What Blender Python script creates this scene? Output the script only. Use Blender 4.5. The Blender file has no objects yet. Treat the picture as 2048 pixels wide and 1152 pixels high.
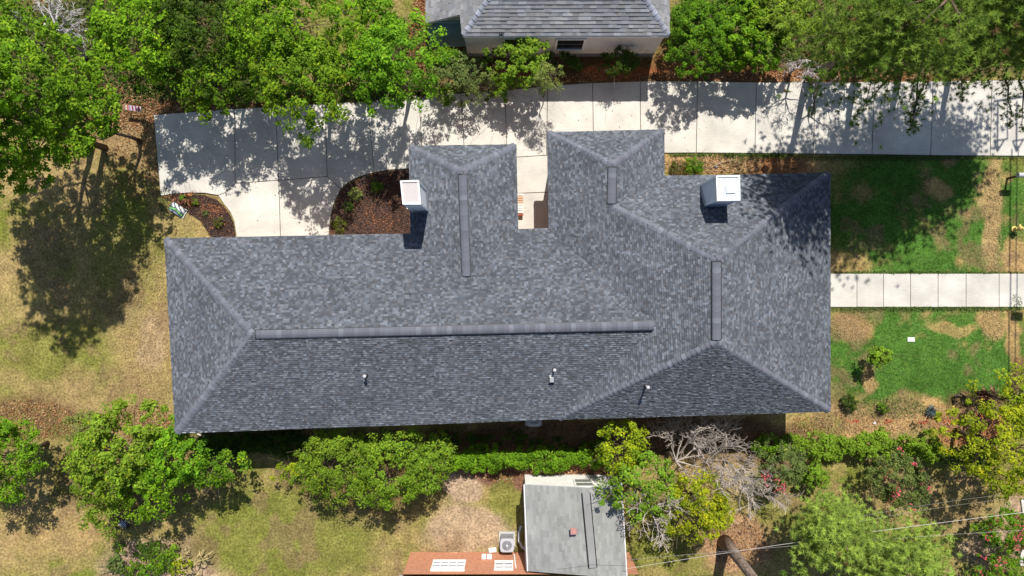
import bpy, bmesh, math, random
import numpy as np
from mathutils import Vector, Matrix

random.seed(7)
SC = bpy.context.scene
COL = SC.collection

# ------------------------------------------------------------------ camera, sky, sun
H = 36.0                     # camera height, m
F = 1365.333                 # focal length in pixels of the 2048 px wide photograph
cam_d = bpy.data.cameras.new('camera'); cam_d.lens = 24.0; cam_d.sensor_width = 36.0
cam_d.clip_start = 0.5; cam_d.clip_end = 3000
cam = bpy.data.objects.new('camera', cam_d); cam.location = (0, 0, H)
COL.objects.link(cam); SC.camera = cam

SUN = Vector((0.125, 0.70, 1.0)).normalized()      # towards the sun
elev = math.asin(SUN.z); azim = math.atan2(SUN.x, SUN.y)
W = bpy.data.worlds.new('World'); SC.world = W; W.use_nodes = True
nt = W.node_tree; nt.nodes.clear()
sky = nt.nodes.new('ShaderNodeTexSky'); sky.sky_type = 'NISHITA'; sky.sun_disc = False
sky.sun_elevation = elev; sky.sun_rotation = azim; sky.air_density = 1.0; sky.dust_density = 1.0
bg = nt.nodes.new('ShaderNodeBackground'); bg.inputs['Strength'].default_value = 0.085
wo = nt.nodes.new('ShaderNodeOutputWorld')
nt.links.new(sky.outputs[0], bg.inputs[0]); nt.links.new(bg.outputs[0], wo.inputs[0])
sd = bpy.data.lights.new('sun', 'SUN'); sd.energy = 5.0; sd.angle = math.radians(0.53); sd.color = (1.0, 0.945, 0.86)
so = bpy.data.objects.new('sun', sd); so.location = SUN * 60
so.rotation_euler = SUN.to_track_quat('Z', 'Y').to_euler(); COL.objects.link(so)
SC.view_settings.view_transform = 'Standard'; SC.view_settings.look = 'None'
SC.view_settings.exposure = 0.38; SC.view_settings.gamma = 1.0
SC.view_settings.use_curve_mapping = False
SC.cycles.max_bounces = 6; SC.cycles.transparent_max_bounces = 6

def P(px, py, z=0.0):
    u = H - z
    return Vector(((px - 1024) / F * u, (576 - py) / F * u, z))

# ------------------------------------------------------------------ helpers
def tag(o, label=None, cat=None, group=None, kind=None):
    if label: o['label'] = label
    if cat: o['category'] = cat
    if group: o['group'] = group
    if kind: o['kind'] = kind
    return o

def empty(name, loc=(0, 0, 0), label=None, cat=None, group=None, kind=None):
    o = bpy.data.objects.new(name, None); o.location = loc; o.empty_display_size = 0.3
    COL.objects.link(o); return tag(o, label, cat, group, kind)

def link(name, me, parent=None):
    o = bpy.data.objects.new(name, me); COL.objects.link(o)
    if parent is not None:
        o.parent = parent
        ml = Matrix.Identity(4); p = parent
        while p is not None:
            ml = Matrix.LocRotScale(p.location, p.rotation_euler, p.scale) @ ml if p.parent is None else p.matrix_basis @ ml
            p = p.parent
        o.matrix_basis = ml.inverted()          # meshes are written in world coordinates
    return o

class MB:
    """collects faces (with one colour each) and builds one mesh object"""
    def __init__(s): s.v = []; s.f = []; s.c = []
    def poly(s, pts, col=(1, 1, 1)):
        n = len(s.v); s.v += [tuple(p) for p in pts]; s.f.append(tuple(range(n, n + len(pts)))); s.c.append(col)
    def quadgrid(s, faces, verts, col=(1, 1, 1)):
        n = len(s.v); s.v += [tuple(p) for p in verts]
        for f in faces: s.f.append(tuple(n + i for i in f)); s.c.append(col)
    def box(s, c, size, rz=0, col=(1, 1, 1), taper=1.0, rot=None):
        hx, hy, hz = size[0] / 2, size[1] / 2, size[2] / 2
        R = rot if rot is not None else Matrix.Rotation(rz, 3, 'Z'); c = Vector(c); vs = []
        for z, t in ((-hz, 1.0), (hz, taper)):
            for x, y in ((-hx, -hy), (hx, -hy), (hx, hy), (-hx, hy)):
                vs.append(c + R @ Vector((x * t, y * t, z)))
        s.quadgrid([(0, 3, 2, 1), (4, 5, 6, 7), (0, 1, 5, 4), (1, 2, 6, 5), (2, 3, 7, 6), (3, 0, 4, 7)], vs, col)
    def tube(s, pts, rads, n=6, col=(1, 1, 1), cap=True):
        pts = [Vector(p) for p in pts]; rings = []
        base = len(s.v)
        for i, p in enumerate(pts):
            d = (pts[min(i + 1, len(pts) - 1)] - pts[max(i - 1, 0)])
            if d.length < 1e-6: d = Vector((0, 0, 1))
            d.normalize()
            a = d.cross(Vector((0.31, 0.17, 0.93)) if abs(d.z) < 0.9 else Vector((1, 0.1, 0))).normalized(); b = d.cross(a)
            r = rads[i] if hasattr(rads, '__len__') else rads
            for k in range(n):
                t = 2 * math.pi * k / n
                s.v.append(tuple(p + (a * math.cos(t) + b * math.sin(t)) * r))
        for i in range(len(pts) - 1):
            for k in range(n):
                k2 = (k + 1) % n
                s.f.append((base + i * n + k, base + i * n + k2, base + (i + 1) * n + k2, base + (i + 1) * n + k)); s.c.append(col)
        if cap:
            s.f.append(tuple(base + (len(pts) - 1) * n + k for k in range(n))); s.c.append(col)
            s.f.append(tuple(base + n - 1 - k for k in range(n))); s.c.append(col)
    def lathe(s, c, prof, n=16, col=(1, 1, 1)):
        c = Vector(c); base = len(s.v)
        for r, z in prof:
            for k in range(n):
                t = 2 * math.pi * k / n; s.v.append((c.x + r * math.cos(t), c.y + r * math.sin(t), c.z + z))
        for i in range(len(prof) - 1):
            for k in range(n):
                k2 = (k + 1) % n
                s.f.append((base + i * n + k, base + i * n + k2, base + (i + 1) * n + k2, base + (i + 1) * n + k)); s.c.append(col)
        s.f.append(tuple(base + (len(prof) - 1) * n + k for k in range(n))); s.c.append(col)
    def prism(s, pts, z0, z1, col=(1, 1, 1)):
        n = len(pts)
        a = [(p[0], p[1], z0) for p in pts]; b = [(p[0], p[1], z1) for p in pts]
        s.quadgrid([tuple(range(n, 2 * n)), tuple(range(n - 1, -1, -1))] + [(i, (i + 1) % n, n + (i + 1) % n, n + i) for i in range(n)], a + b, col)
    def mesh(s, name, mat, smooth=False):
        me = bpy.data.meshes.new(name); me.from_pydata(s.v, [], s.f)
        at = me.attributes.new('col', 'FLOAT_COLOR', 'FACE')
        arr = np.ones((len(s.f), 4), dtype=np.float32)
        if s.f: arr[:, :3] = np.array(s.c, dtype=np.float32)
        at.data.foreach_set('color', arr.ravel())
        if mat: me.materials.append(mat)
        if smooth: me.polygons.foreach_set('use_smooth', [True] * len(s.f))
        me.update(); return me
    def build(s, name, mat, parent=None, smooth=False):
        return link(name, s.mesh(name, mat, smooth), parent)

def np_mesh(name, V, nper, cols, mat, smooth=False):
    """V: (nfaces*nper,3) unshared vertices; cols (nfaces,3)"""
    nf = len(V) // nper
    me = bpy.data.meshes.new(name)
    me.vertices.add(len(V)); me.vertices.foreach_set('co', V.astype(np.float32).ravel())
    me.loops.add(len(V)); me.loops.foreach_set('vertex_index', np.arange(len(V), dtype=np.int32))
    me.polygons.add(nf)
    me.polygons.foreach_set('loop_start', np.arange(0, len(V), nper, dtype=np.int32))
    me.polygons.foreach_set('loop_total', np.full(nf, nper, dtype=np.int32))
    at = me.attributes.new('col', 'FLOAT_COLOR', 'FACE')
    a = np.ones((nf, 4), dtype=np.float32); a[:, :3] = cols; at.data.foreach_set('color', a.ravel())
    me.materials.append(mat); me.update(calc_edges=True); return me

# ------------------------------------------------------------------ materials
def mat_attr(name, rough=0.8, noise=0.0, nscale=30.0, bump=0.0, bscale=60.0, trans=0.0, spec=0.3, tint=(1, 1, 1), metal=0.0, stretch=None, stain=0.0, stscale=1.0):
    m = bpy.data.materials.new(name); m.use_nodes = True; t = m.node_tree; N = t.nodes; L = t.links
    b = N['Principled BSDF']; b.inputs['Roughness'].default_value = rough
    b.inputs['Specular IOR Level'].default_value = spec; b.inputs['Metallic'].default_value = metal
    a = N.new('ShaderNodeAttribute'); a.attribute_name = 'col'
    out = a.outputs['Color']
    tc = N.new('ShaderNodeTexCoord'); vec = tc.outputs['Object']
    if stretch:
        mp = N.new('ShaderNodeMapping'); mp.inputs['Scale'].default_value = stretch; L.new(vec, mp.inputs[0]); vec2 = mp.outputs[0]
    else: vec2 = vec
    def mul(out, v, sc, amt, detail=4):
        n = N.new('ShaderNodeTexNoise'); n.inputs['Scale'].default_value = sc; n.inputs['Detail'].default_value = detail; L.new(v, n.inputs['Vector'])
        mr = N.new('ShaderNodeMapRange'); mr.inputs['From Min'].default_value = 0.3; mr.inputs['From Max'].default_value = 0.7
        mr.inputs['To Min'].default_value = 1 - amt; mr.inputs['To Max'].default_value = 1 + amt; L.new(n.outputs[0], mr.inputs[0])
        mx = N.new('ShaderNodeMix'); mx.data_type = 'RGBA'; mx.blend_type = 'MULTIPLY'; mx.inputs[0].default_value = 1
        L.new(out, mx.inputs[6]); L.new(mr.outputs[0], mx.inputs[7]); return mx.outputs[2]
    if noise: out = mul(out, vec2, nscale, noise)
    if stain: out = mul(out, vec, stscale, stain, 5)
    if tint != (1, 1, 1):
        mx = N.new('ShaderNodeMix'); mx.data_type = 'RGBA'; mx.blend_type = 'MULTIPLY'; mx.inputs[0].default_value = 1
        L.new(out, mx.inputs[6]); mx.inputs[7].default_value = (*tint, 1); out = mx.outputs[2]
    L.new(out, b.inputs['Base Color'])
    if bump:
        n = N.new('ShaderNodeTexNoise'); n.inputs['Scale'].default_value = bscale; n.inputs['Detail'].default_value = 5; L.new(vec, n.inputs['Vector'])
        bp = N.new('ShaderNodeBump'); bp.inputs['Strength'].default_value = bump; bp.inputs['Distance'].default_value = 0.03
        L.new(n.outputs[0], bp.inputs['Height']); L.new(bp.outputs[0], b.inputs['Normal'])
    if trans:
        tr = N.new('ShaderNodeBsdfTranslucent'); L.new(out, tr.inputs[0]); ms = N.new('ShaderNodeMixShader'); ms.inputs[0].default_value = trans
        o = N['Material Output']; L.new(b.outputs[0], ms.inputs[1]); L.new(tr.outputs[0], ms.inputs[2]); L.new(ms.outputs[0], o.inputs[0])
    return m

M_shingle = mat_attr('asphalt_shingle', 0.85, 0.25, 45, 0.25, 120, spec=0.2, stain=0.13, stscale=0.55, stretch=None)
M_oldsh = mat_attr('weathered_shingle', 0.9, 0.15, 40, 0.2, 100, spec=0.2, stain=0.12, stscale=0.8)
M_conc = mat_attr('broom_finished_concrete', 0.85, 0.08, 14, 0.1, 90, spec=0.2, stretch=(0.25, 2.5, 1), stain=0.15, stscale=0.8)
M_leaf = mat_attr('leaf', 0.6, trans=0.42, spec=0.12)
M_needle = mat_attr('pine_needles', 0.6, trans=0.35, spec=0.12)
M_bark = mat_attr('bark', 0.9, 0.5, 14, 1.0, 22, spec=0.1, stretch=(1, 1, 0.3))
M_dead = mat_attr('bleached_wood', 0.8, 0.25, 20, spec=0.2)
M_ground = mat_attr('yard_ground', 0.95, 0.42, 9, 1.0, 26, spec=0.05, stain=0.16, stscale=2.6)
M_grass = mat_attr('grass_blades', 0.8, trans=0.3, spec=0.15)
M_litter = mat_attr('fallen_leaves', 0.85, trans=0.1, spec=0.15)
M_mulch = mat_attr('mulch', 0.95, 0.6, 16, 1.2, 24, spec=0.05)
M_paint = mat_attr('painted', 0.55, 0.05, 6, spec=0.4)
M_siding = mat_attr('painted_siding', 0.6, 0.06, 3, spec=0.35, stain=0.06)
M_metal = mat_attr('galvanised_metal', 0.4, 0.08, 8, spec=0.5, metal=0.6)
M_glass = mat_attr('window_glass', 0.08, spec=0.8)
M_plastic = mat_attr('plastic', 0.45, spec=0.5)
M_cap = mat_attr('chimney_cap_metal', 0.5, 0.12, 4, spec=0.4, stain=0.14, stscale=2.2)
M_gravel = mat_attr('chimney_top_coat', 0.9, 0.35, 60, 0.5, 80, spec=0.1)

def mat_brick():
    m = bpy.data.materials.new('orange_brick'); m.use_nodes = True; t = m.node_tree; N = t.nodes; L = t.links
    b = N['Principled BSDF']; b.inputs['Roughness'].default_value = 0.9
    tc = N.new('ShaderNodeTexCoord'); mp = N.new('ShaderNodeMapping'); mp.inputs['Rotation'].default_value = (math.pi / 2, 0, 0)
    br = N.new('ShaderNodeTexBrick'); br.inputs['Scale'].default_value = 4.4; br.inputs['Color1'].default_value = (0.58, 0.24, 0.12, 1)
    br.inputs['Color2'].default_value = (0.42, 0.14, 0.065, 1); br.inputs['Mortar'].default_value = (0.50, 0.36, 0.28, 1); br.inputs['Mortar Size'].default_value = 0.02
    L.new(tc.outputs['Object'], mp.inputs[0]); L.new(mp.outputs[0], br.inputs['Vector']); L.new(br.outputs[0], b.inputs['Base Color']); return m
M_brick = mat_brick()

# ------------------------------------------------------------------ numpy value noise
def vnoise(x, y, scale, seed):
    r = np.random.RandomState(seed); T = r.rand(256, 256)
    xs = x / scale + 1000.3; ys = y / scale + 1000.7
    xi = np.floor(xs).astype(int); yi = np.floor(ys).astype(int); fx = xs - xi; fy = ys - yi
    fx = fx * fx * (3 - 2 * fx); fy = fy * fy * (3 - 2 * fy)
    g = lambda a, b: T[a % 256, b % 256]
    return (g(xi, yi) * (1 - fx) + g(xi + 1, yi) * fx) * (1 - fy) + (g(xi, yi + 1) * (1 - fx) + g(xi + 1, yi + 1) * fx) * fy
def fbm(x, y, scale, seed, o=4):
    a = 0; w = 0; k = 1.0
    for i in range(o): a = a + vnoise(x, y, scale / 2 ** i, seed + i) * k; w += k; k *= 0.55
    return a / w

# ------------------------------------------------------------------ ground colour (soil / grass / litter colours, darkened under trees and shrubs to deepen their shade)
TAN = (0.31, 0.225, 0.098); OLIVE = (0.145, 0.160, 0.030); GREEN = (0.060, 0.135, 0.022); STRAW = (0.37, 0.235, 0.105)
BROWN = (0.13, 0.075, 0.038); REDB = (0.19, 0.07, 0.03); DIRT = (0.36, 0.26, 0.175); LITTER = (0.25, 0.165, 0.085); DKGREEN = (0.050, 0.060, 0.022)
# (px, py, rx, ry, colour, strength)
ZONES = [
 (60, 340, 130, 60, TAN, 0.8), (300, 660, 90, 160, TAN, 0.7), (310, 690, 34, 60, DIRT, 0.5), (250, 630, 30, 24, DIRT, .4), (740, 940, 170, 80, BROWN, 0.7), (260, 950, 170, 70, BROWN, 0.6), (270, 260, 90, 80, LITTER, 0.8), (60, 600, 80, 120, TAN, 0.3),  # browns here darken the ground to deepen shade under shrubs and lower-left trees
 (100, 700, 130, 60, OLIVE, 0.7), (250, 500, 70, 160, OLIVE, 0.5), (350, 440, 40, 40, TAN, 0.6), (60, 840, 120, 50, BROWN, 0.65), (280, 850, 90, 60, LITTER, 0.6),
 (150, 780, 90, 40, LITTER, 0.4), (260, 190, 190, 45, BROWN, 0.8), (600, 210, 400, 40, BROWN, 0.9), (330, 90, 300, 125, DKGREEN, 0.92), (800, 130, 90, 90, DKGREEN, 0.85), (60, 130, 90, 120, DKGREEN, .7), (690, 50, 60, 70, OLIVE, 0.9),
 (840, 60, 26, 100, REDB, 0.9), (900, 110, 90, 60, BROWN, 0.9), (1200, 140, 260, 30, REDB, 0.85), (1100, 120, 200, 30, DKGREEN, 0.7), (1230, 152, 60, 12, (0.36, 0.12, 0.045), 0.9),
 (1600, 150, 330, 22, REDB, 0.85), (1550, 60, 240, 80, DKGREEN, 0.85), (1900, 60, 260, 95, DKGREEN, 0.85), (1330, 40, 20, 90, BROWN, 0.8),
 (1480, 325, 170, 24, STRAW, 0.9), (1560, 330, 60, 20, REDB, 0.7), (1450, 312, 130, 7, GREEN, 0.8),
 (1850, 430, 230, 150, GREEN, 1.0), (1690, 530, 60, 20, STRAW, 0.5), (1985, 420, 22, 130, TAN, 1.0), (2010, 430, 14, 90, GREEN, 0.8), (2035, 520, 30, 40, STRAW, 0.8), (1880, 375, 35, 22, STRAW, 0.7),
 (1850, 720, 250, 115, GREEN, 1.0), (1700, 652, 45, 32, STRAW, 0.95), (1738, 755, 16, 36, STRAW, 0.8), (1900, 655, 50, 14, STRAW, 0.6), (1985, 650, 30, 40, STRAW, 0.8), (1820, 628, 160, 12, GREEN, 0.5), (2030, 680, 16, 60, STRAW, 0.8), (2035, 745, 22, 35, BROWN, 0.8),
 (1700, 850, 130, 32, STRAW, 0.75), (1850, 835, 130, 34, STRAW, 0.95), (1940, 860, 80, 40, (0.34, 0.15, 0.06), 0.95), (1960, 800, 60, 22, BROWN, 0.8), (1780, 815, 60, 22, GREEN, .45), (1640, 845, 60, 20, OLIVE, 0.7),
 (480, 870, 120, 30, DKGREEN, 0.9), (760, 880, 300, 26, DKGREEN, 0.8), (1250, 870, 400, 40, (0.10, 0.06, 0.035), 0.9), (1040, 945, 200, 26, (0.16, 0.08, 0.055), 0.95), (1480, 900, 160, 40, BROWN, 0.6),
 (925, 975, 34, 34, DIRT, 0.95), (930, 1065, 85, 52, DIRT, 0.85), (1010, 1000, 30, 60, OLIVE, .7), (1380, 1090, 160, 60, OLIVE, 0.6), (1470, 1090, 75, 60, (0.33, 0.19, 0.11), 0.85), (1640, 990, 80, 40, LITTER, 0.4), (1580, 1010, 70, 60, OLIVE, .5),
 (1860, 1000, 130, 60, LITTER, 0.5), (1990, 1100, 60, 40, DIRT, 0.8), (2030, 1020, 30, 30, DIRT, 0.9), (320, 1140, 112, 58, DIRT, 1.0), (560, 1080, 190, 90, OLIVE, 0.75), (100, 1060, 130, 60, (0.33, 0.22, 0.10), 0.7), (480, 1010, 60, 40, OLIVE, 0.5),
]
def ground_col(x, y):
    px = x * F / H + 1024; py = 576 - y * F / H
    j = 28; px = px + (fbm(x, y, 1.6, 5) - 0.5) * 2 * j; py = py + (fbm(x, y, 1.6, 55) - 0.5) * 2 * j
    n1 = np.clip(fbm(x, y, 2.6, 3) * 1.6 - 0.18, 0, 1)[..., None]; n2 = fbm(x, y, 0.7, 9)[..., None]
    c = np.array(TAN) * (1 - n1) + np.array(OLIVE) * n1
    t = np.clip((n2 - 0.42) * 6, 0, 1); c = np.array(TAN) * 0.55 * t + c * (1 - 0.55 * t)
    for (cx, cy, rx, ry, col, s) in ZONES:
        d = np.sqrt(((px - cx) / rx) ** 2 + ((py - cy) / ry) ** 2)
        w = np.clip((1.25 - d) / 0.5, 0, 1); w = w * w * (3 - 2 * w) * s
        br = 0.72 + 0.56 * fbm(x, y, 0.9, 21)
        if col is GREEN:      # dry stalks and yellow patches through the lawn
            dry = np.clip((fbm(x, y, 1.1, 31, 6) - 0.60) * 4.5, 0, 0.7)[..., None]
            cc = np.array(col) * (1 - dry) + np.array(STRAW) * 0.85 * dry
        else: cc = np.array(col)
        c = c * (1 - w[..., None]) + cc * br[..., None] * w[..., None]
    m = 0.80 + 0.4 * fbm(x, y, 0.5, 77)[..., None]
    lb = np.clip((fbm(x, y, 1.3, 131, 5) - 0.60) * 7, 0, 0.55)[..., None]; c = c * (1 - lb) + np.array((0.19, 0.125, 0.07)) * lb
    return c * m

def axis(lo, hi, d, far):
    a = list(np.arange(lo, hi + d / 2, d)); s = d
    L = [lo]; R = [hi]
    while R[-1] < far: s *= 1.35; R.append(R[-1] + s); L.append(L[-1] - s)
    return np.array(L[1:][::-1] + a + R[1:])
xs = axis(-31, 31, 0.105, 600); ys = axis(-18, 18, 0.105, 600)
X, Y = np.meshgrid(xs, ys)
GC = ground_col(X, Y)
Z = (fbm(X, Y, 0.8, 91) - 0.5) * 0.035 - 0.02
far = np.maximum(np.abs(X), np.abs(Y)) > 40; Z[far] = -0.02
def make_ground():
    ny, nx = X.shape
    me = bpy.data.meshes.new('ground')
    V = np.stack([X, Y, Z], -1).reshape(-1, 3)
    i = (np.arange(ny - 1)[:, None] * nx + np.arange(nx - 1)[None, :]).ravel()
    Fq = np.stack([i, i + 1, i + nx + 1, i + nx], -1).astype(np.int32)
    me.vertices.add(len(V)); me.vertices.foreach_set('co', V.astype(np.float32).ravel())
    me.loops.add(Fq.size); me.loops.foreach_set('vertex_index', Fq.ravel())
    me.polygons.add(len(Fq)); me.polygons.foreach_set('loop_start', np.arange(0, Fq.size, 4, dtype=np.int32)); me.polygons.foreach_set('loop_total', np.full(len(Fq), 4, dtype=np.int32))
    me.polygons.foreach_set('use_smooth', np.ones(len(Fq), dtype=bool))
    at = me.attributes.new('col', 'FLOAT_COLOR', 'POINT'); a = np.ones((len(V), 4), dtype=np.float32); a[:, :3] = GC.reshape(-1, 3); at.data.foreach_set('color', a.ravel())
    me.materials.append(M_ground); me.update(calc_edges=True)
    tag(link('ground', me), kind='structure')
make_ground()

# ------------------------------------------------------------------ concrete: driveway, front walk
def inset(poly, d):
    n = len(poly); out = []
    A = sum(poly[i][0] * poly[(i + 1) % n][1] - poly[(i + 1) % n][0] * poly[i][1] for i in range(n)); sg = 1 if A > 0 else -1
    for i in range(n):
        p0 = Vector(poly[i - 1][:2]); p1 = Vector(poly[i][:2]); p2 = Vector(poly[(i + 1) % n][:2])
        a = (p1 - p0).normalized(); b = (p2 - p1).normalized()
        n1 = Vector((-a.y, a.x)) * sg; n2 = Vector((-b.y, b.x)) * sg
        m = n1 + n2; k = d / max(0.4, 1 + n1.dot(n2)); out.append(p1 + m * k)
    return out if sg > 0 else out[::-1]
ZC = 0.055
DRIVE = []
top = [(308, 230), (470, 218), (552, 214), (650, 207), (735, 202), (838, 192), (922, 187), (1010, 181), (1095, 172), (1185, 166), (1280, 163), (1395, 163), (1512, 165), (1630, 165), (1748, 164), (1865, 163), (1983, 161), (2100, 160), (2220, 159)]
curve1 = [(445, 386), (410, 389.5), (380, 387), (350, 388), (322, 392)]
DRIVE.append([(308, 230), (470, 218), (471, 367)] + [(450, 386), (437, 391), (410, 386.5), (380, 386), (350, 388), (322, 392)])
DRIVE.append([(470, 218), (552, 214), (558, 361), (471, 367)])
DRIVE.append([(552, 214), (650, 207), (655, 353), (558, 361)])
DRIVE.append([(650, 207), (735, 202), (749, 345), (718, 354), (698, 364), (682, 378), (655, 353)])
DRIVE.append([(735, 202), (838, 192), (846, 336), (818, 338), (780, 340), (749, 345)])
bot = [(846, 336), (930, 325), (1014, 316), (1093, 311), (1187, 309), (1281, 307), (1392, 306), (1509, 307), (1626, 308), (1743, 309), (1860, 311), (1979, 312), (2096, 313), (2216, 314)]
for i in range(5, 18): DRIVE.append([top[i], top[i + 1], bot[i - 4], bot[i - 5]])
DRIVE.append([(471, 367), (558, 361), (563, 520), (474, 520), (473, 470), (469, 443), (461, 424), (448, 408), (437, 391), (450, 386)])
DRIVE.append([(558, 361), (655, 353), (682, 378), (670, 402), (662, 432), (658, 470), (657, 520), (563, 520)])
DRIVE.append([(1014, 316), (1093, 311), (1120, 311), (1120, 384), (1005, 388), (1005, 317)])
DRIVE.append([(1005, 388), (1120, 384), (1120, 500), (1005, 500)])
def slabs(name, polys, label_joint=None, rnd=1):
    rr = random.Random(rnd)
    root_mb = MB()
    # dark bedding under the joints
    for pl in polys: root_mb.prism(inset([P(*q)[:2] for q in pl], -0.01), -0.03, 0.012 + rr.random() * 0.003, (0.09, 0.085, 0.075))
    root = tag(root_mb.build(name, M_conc), kind='structure')
    for pl in polys:
        v = 0.93 + rr.random() * 0.1; c = (0.52 * v, 0.497 * v, 0.452 * v)
        w = inset([P(*q)[:2] for q in pl], 0.011 if name == 'front_walk' else 0.016); w2 = inset([tuple(q) for q in w], 0.012)
        m = MB(); n = len(w)
        m.quadgrid([tuple(range(2 * n, 3 * n))] + [(i, (i + 1) % n, n + (i + 1) % n, n + i) for i in range(n)] + [(n + i, n + (i + 1) % n, 2 * n + (i + 1) % n, 2 * n + i) for i in range(n)],
                   [(p.x, p.y, -0.03) for p in w] + [(p.x, p.y, ZC - 0.01) for p in w] + [(p.x, p.y, ZC) for p in w2], c)
        m.build('slab', M_conc, root)
    return root
slabs('driveway', DRIVE, rnd=3)
wx = [1640, 1713, 1766, 1820, 1875, 1931, 1997, 2062, 2130]
slabs('front_walk', [[(wx[i], 547), (wx[i + 1], 547), (wx[i + 1], 614.5), (wx[i], 614)] for i in range(8)], rnd=4)
slabs('street_pavement', [[(2044, 1084), (2200, 1084), (2200, 1128), (2036, 1132)], [(2040, 998), (2200, 998), (2200, 1046), (2046, 1042)]], rnd=5)

# planting beds
BED1 = [(322, 393), (350, 389), (380, 388), (410, 390.5), (434, 400), (447, 411), (459, 427), (467, 445), (471, 470), (471, 500), (440, 500), (420, 470), (400, 440), (375, 425), (350, 405)]
BED2 = [(660, 500), (660, 470), (664, 432), (672, 403), (684, 380), (699, 366), (719, 356), (749, 347), (780, 342), (818, 340), (900, 338), (900, 500)]
def bed(poly, seed):
    w = [P(*q)[:2] for q in poly]; m = MB(); m.prism(w if sum(w[i][0] * w[(i + 1) % len(w)][1] - w[(i + 1) % len(w)][0] * w[i][1] for i in range(len(w))) > 0 else w[::-1], -0.05, 0.025, (0.075, 0.045, 0.035))
    tag(m.build('mulch_bed', M_mulch), kind='structure')
bed(BED1, 1); bed(BED2, 2)
def inside(p, poly):
    x, y = p; r = False; j = len(poly) - 1
    for i in range(len(poly)):
        xi, yi = poly[i][:2]; xj, yj = poly[j][:2]
        if (yi > y) != (yj > y) and x < (xj - xi) * (y - yi) / (yj - yi) + xi: r = not r
        j = i
    return r
CONC_W = [[P(*q)[:2] for q in pl] for pl in DRIVE] + [[P(1640, 547)[:2], P(2130, 547)[:2], P(2130, 614)[:2], P(1640, 614)[:2]]]

# ------------------------------------------------------------------ roofs
def fit_plane(pts):
    n = Vector((0, 0, 0)); c = Vector((0, 0, 0))
    for i, p in enumerate(pts):
        q = pts[(i + 1) % len(pts)]
        n += Vector(((p.y - q.y) * (p.z + q.z), (p.z - q.z) * (p.x + q.x), (p.x - q.x) * (p.y + q.y))); c += p
    c /= len(pts); n.normalize()
    if n.z < 0: n = -n
    return n, c
def pix_on(px, py, pl):
    n, c = pl; o = Vector((0, 0, H)); d = P(px, py, 0) - o; t = (c - o).dot(n) / d.dot(n); return o + d * t
def clip(poly, a, b):      # keep left of a->b, 2D
    out = []
    ex, ey = b[0] - a[0], b[1] - a[1]
    side = lambda p: ex * (p[1] - a[1]) - ey * (p[0] - a[0])
    for i in range(len(poly)):
        p, q = poly[i - 1], poly[i]; sp, sq = side(p), side(q)
        if sp >= 0: 
            if i == i: pass
        if (sp >= 0) != (sq >= 0):
            t = sp / (sp - sq); out.append((p[0] + (q[0] - p[0]) * t, p[1] + (q[1] - p[1]) * t))
        if sq >= 0: out.append(q)
    return out
def shingle_face(pts, e, wmin, wmax, palette, rr, thick=0.016, blend=0.25):
    """returns a list of (verts, faces, colour, area): one per shingle, laid in courses on the plane of pts"""
    n, c = fit_plane(pts)
    pts = [Vector((p.x, p.y, c.z - (n.x * (p.x - c.x) + n.y * (p.y - c.y)) / n.z)) for p in pts]
    U = Vector((0, 0, 1)).cross(n).normalized(); V = n.cross(U)
    if V.z < 0: V = -V; U = -U
    poly = [((p - c).dot(U), (p - c).dot(V)) for p in pts]
    A = sum(poly[i - 1][0] * poly[i][1] - poly[i][0] * poly[i - 1][1] for i in range(len(poly)))
    if A < 0: poly = poly[::-1]
    u0 = min(p[0] for p in poly); u1 = max(p[0] for p in poly); v0 = min(p[1] for p in poly); v1 = max(p[1] for p in poly)
    out = []; nrow = int((v1 - v0) / e) + 1
    for r in range(nrow):
        va = v0 + r * e; vb = va + e; u = u0 - rr.random() * 0.5
        band = clip(clip(poly, (0, va), (1, va)), (1, vb), (0, vb))
        if len(band) < 3: continue
        bu0 = min(p[0] for p in band); bu1 = max(p[0] for p in band)
        last = None
        while u < u1:
            w = rr.uniform(wmin, wmax); q = [(u, va), (u + w, va), (u + w, vb), (u, vb)]; u += w
            if q[1][0] < bu0 or q[0][0] > bu1: continue
            s = clip(clip(band, (q[0][0], 1), (q[0][0], 0)), (q[1][0], 0), (q[1][0], 1))
            if len(s) < 3: continue
            # drop repeated points
            t = []
            for p in s:
                if not t or abs(p[0] - t[-1][0]) + abs(p[1] - t[-1][1]) > 1e-4: t.append(p)
            if len(t) > 2 and abs(t[0][0] - t[-1][0]) + abs(t[0][1] - t[-1][1]) < 1e-4: t.pop()
            if len(t) < 3: continue
            ar = abs(sum(t[i - 1][0] * t[i][1] - t[i][0] * t[i - 1][1] for i in range(len(t)))) / 2
            if ar < 2e-4: continue
            lift = thick * rr.choice((0.55, 1.0, 1.0, 1.25))
            vs = []
            for p in t:
                f = (p[1] - va) / e; vs.append(c + U * p[0] + V * p[1] + n * (0.022 + lift * (1 - f) + 0.001))
            k = len(t)
            vs += [c + U * p[0] + V * p[1] + n * 0.018 for p in t]
            fs = [tuple(range(k))] + [(i, k + i, k + (i + 1) % k, (i + 1) % k) for i in range(k)]
            out.append((vs, fs, palette(rr), ar))
    return out, pts
def pal_main(rr):
    k = rr.random()
    if k < 0.30: v = rr.uniform(0.064, 0.082)
    elif k < 0.74: v = rr.uniform(0.080, 0.118)
    elif k < 0.93: v = rr.uniform(0.118, 0.145)
    else: v = rr.uniform(0.145, 0.18)
    b = rr.uniform(0.07, 0.20); v *= 1.03
    return (v * (1 - b * 0.6), v * (1.0 + b * 0.1), v * (1.05 + b))
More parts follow.
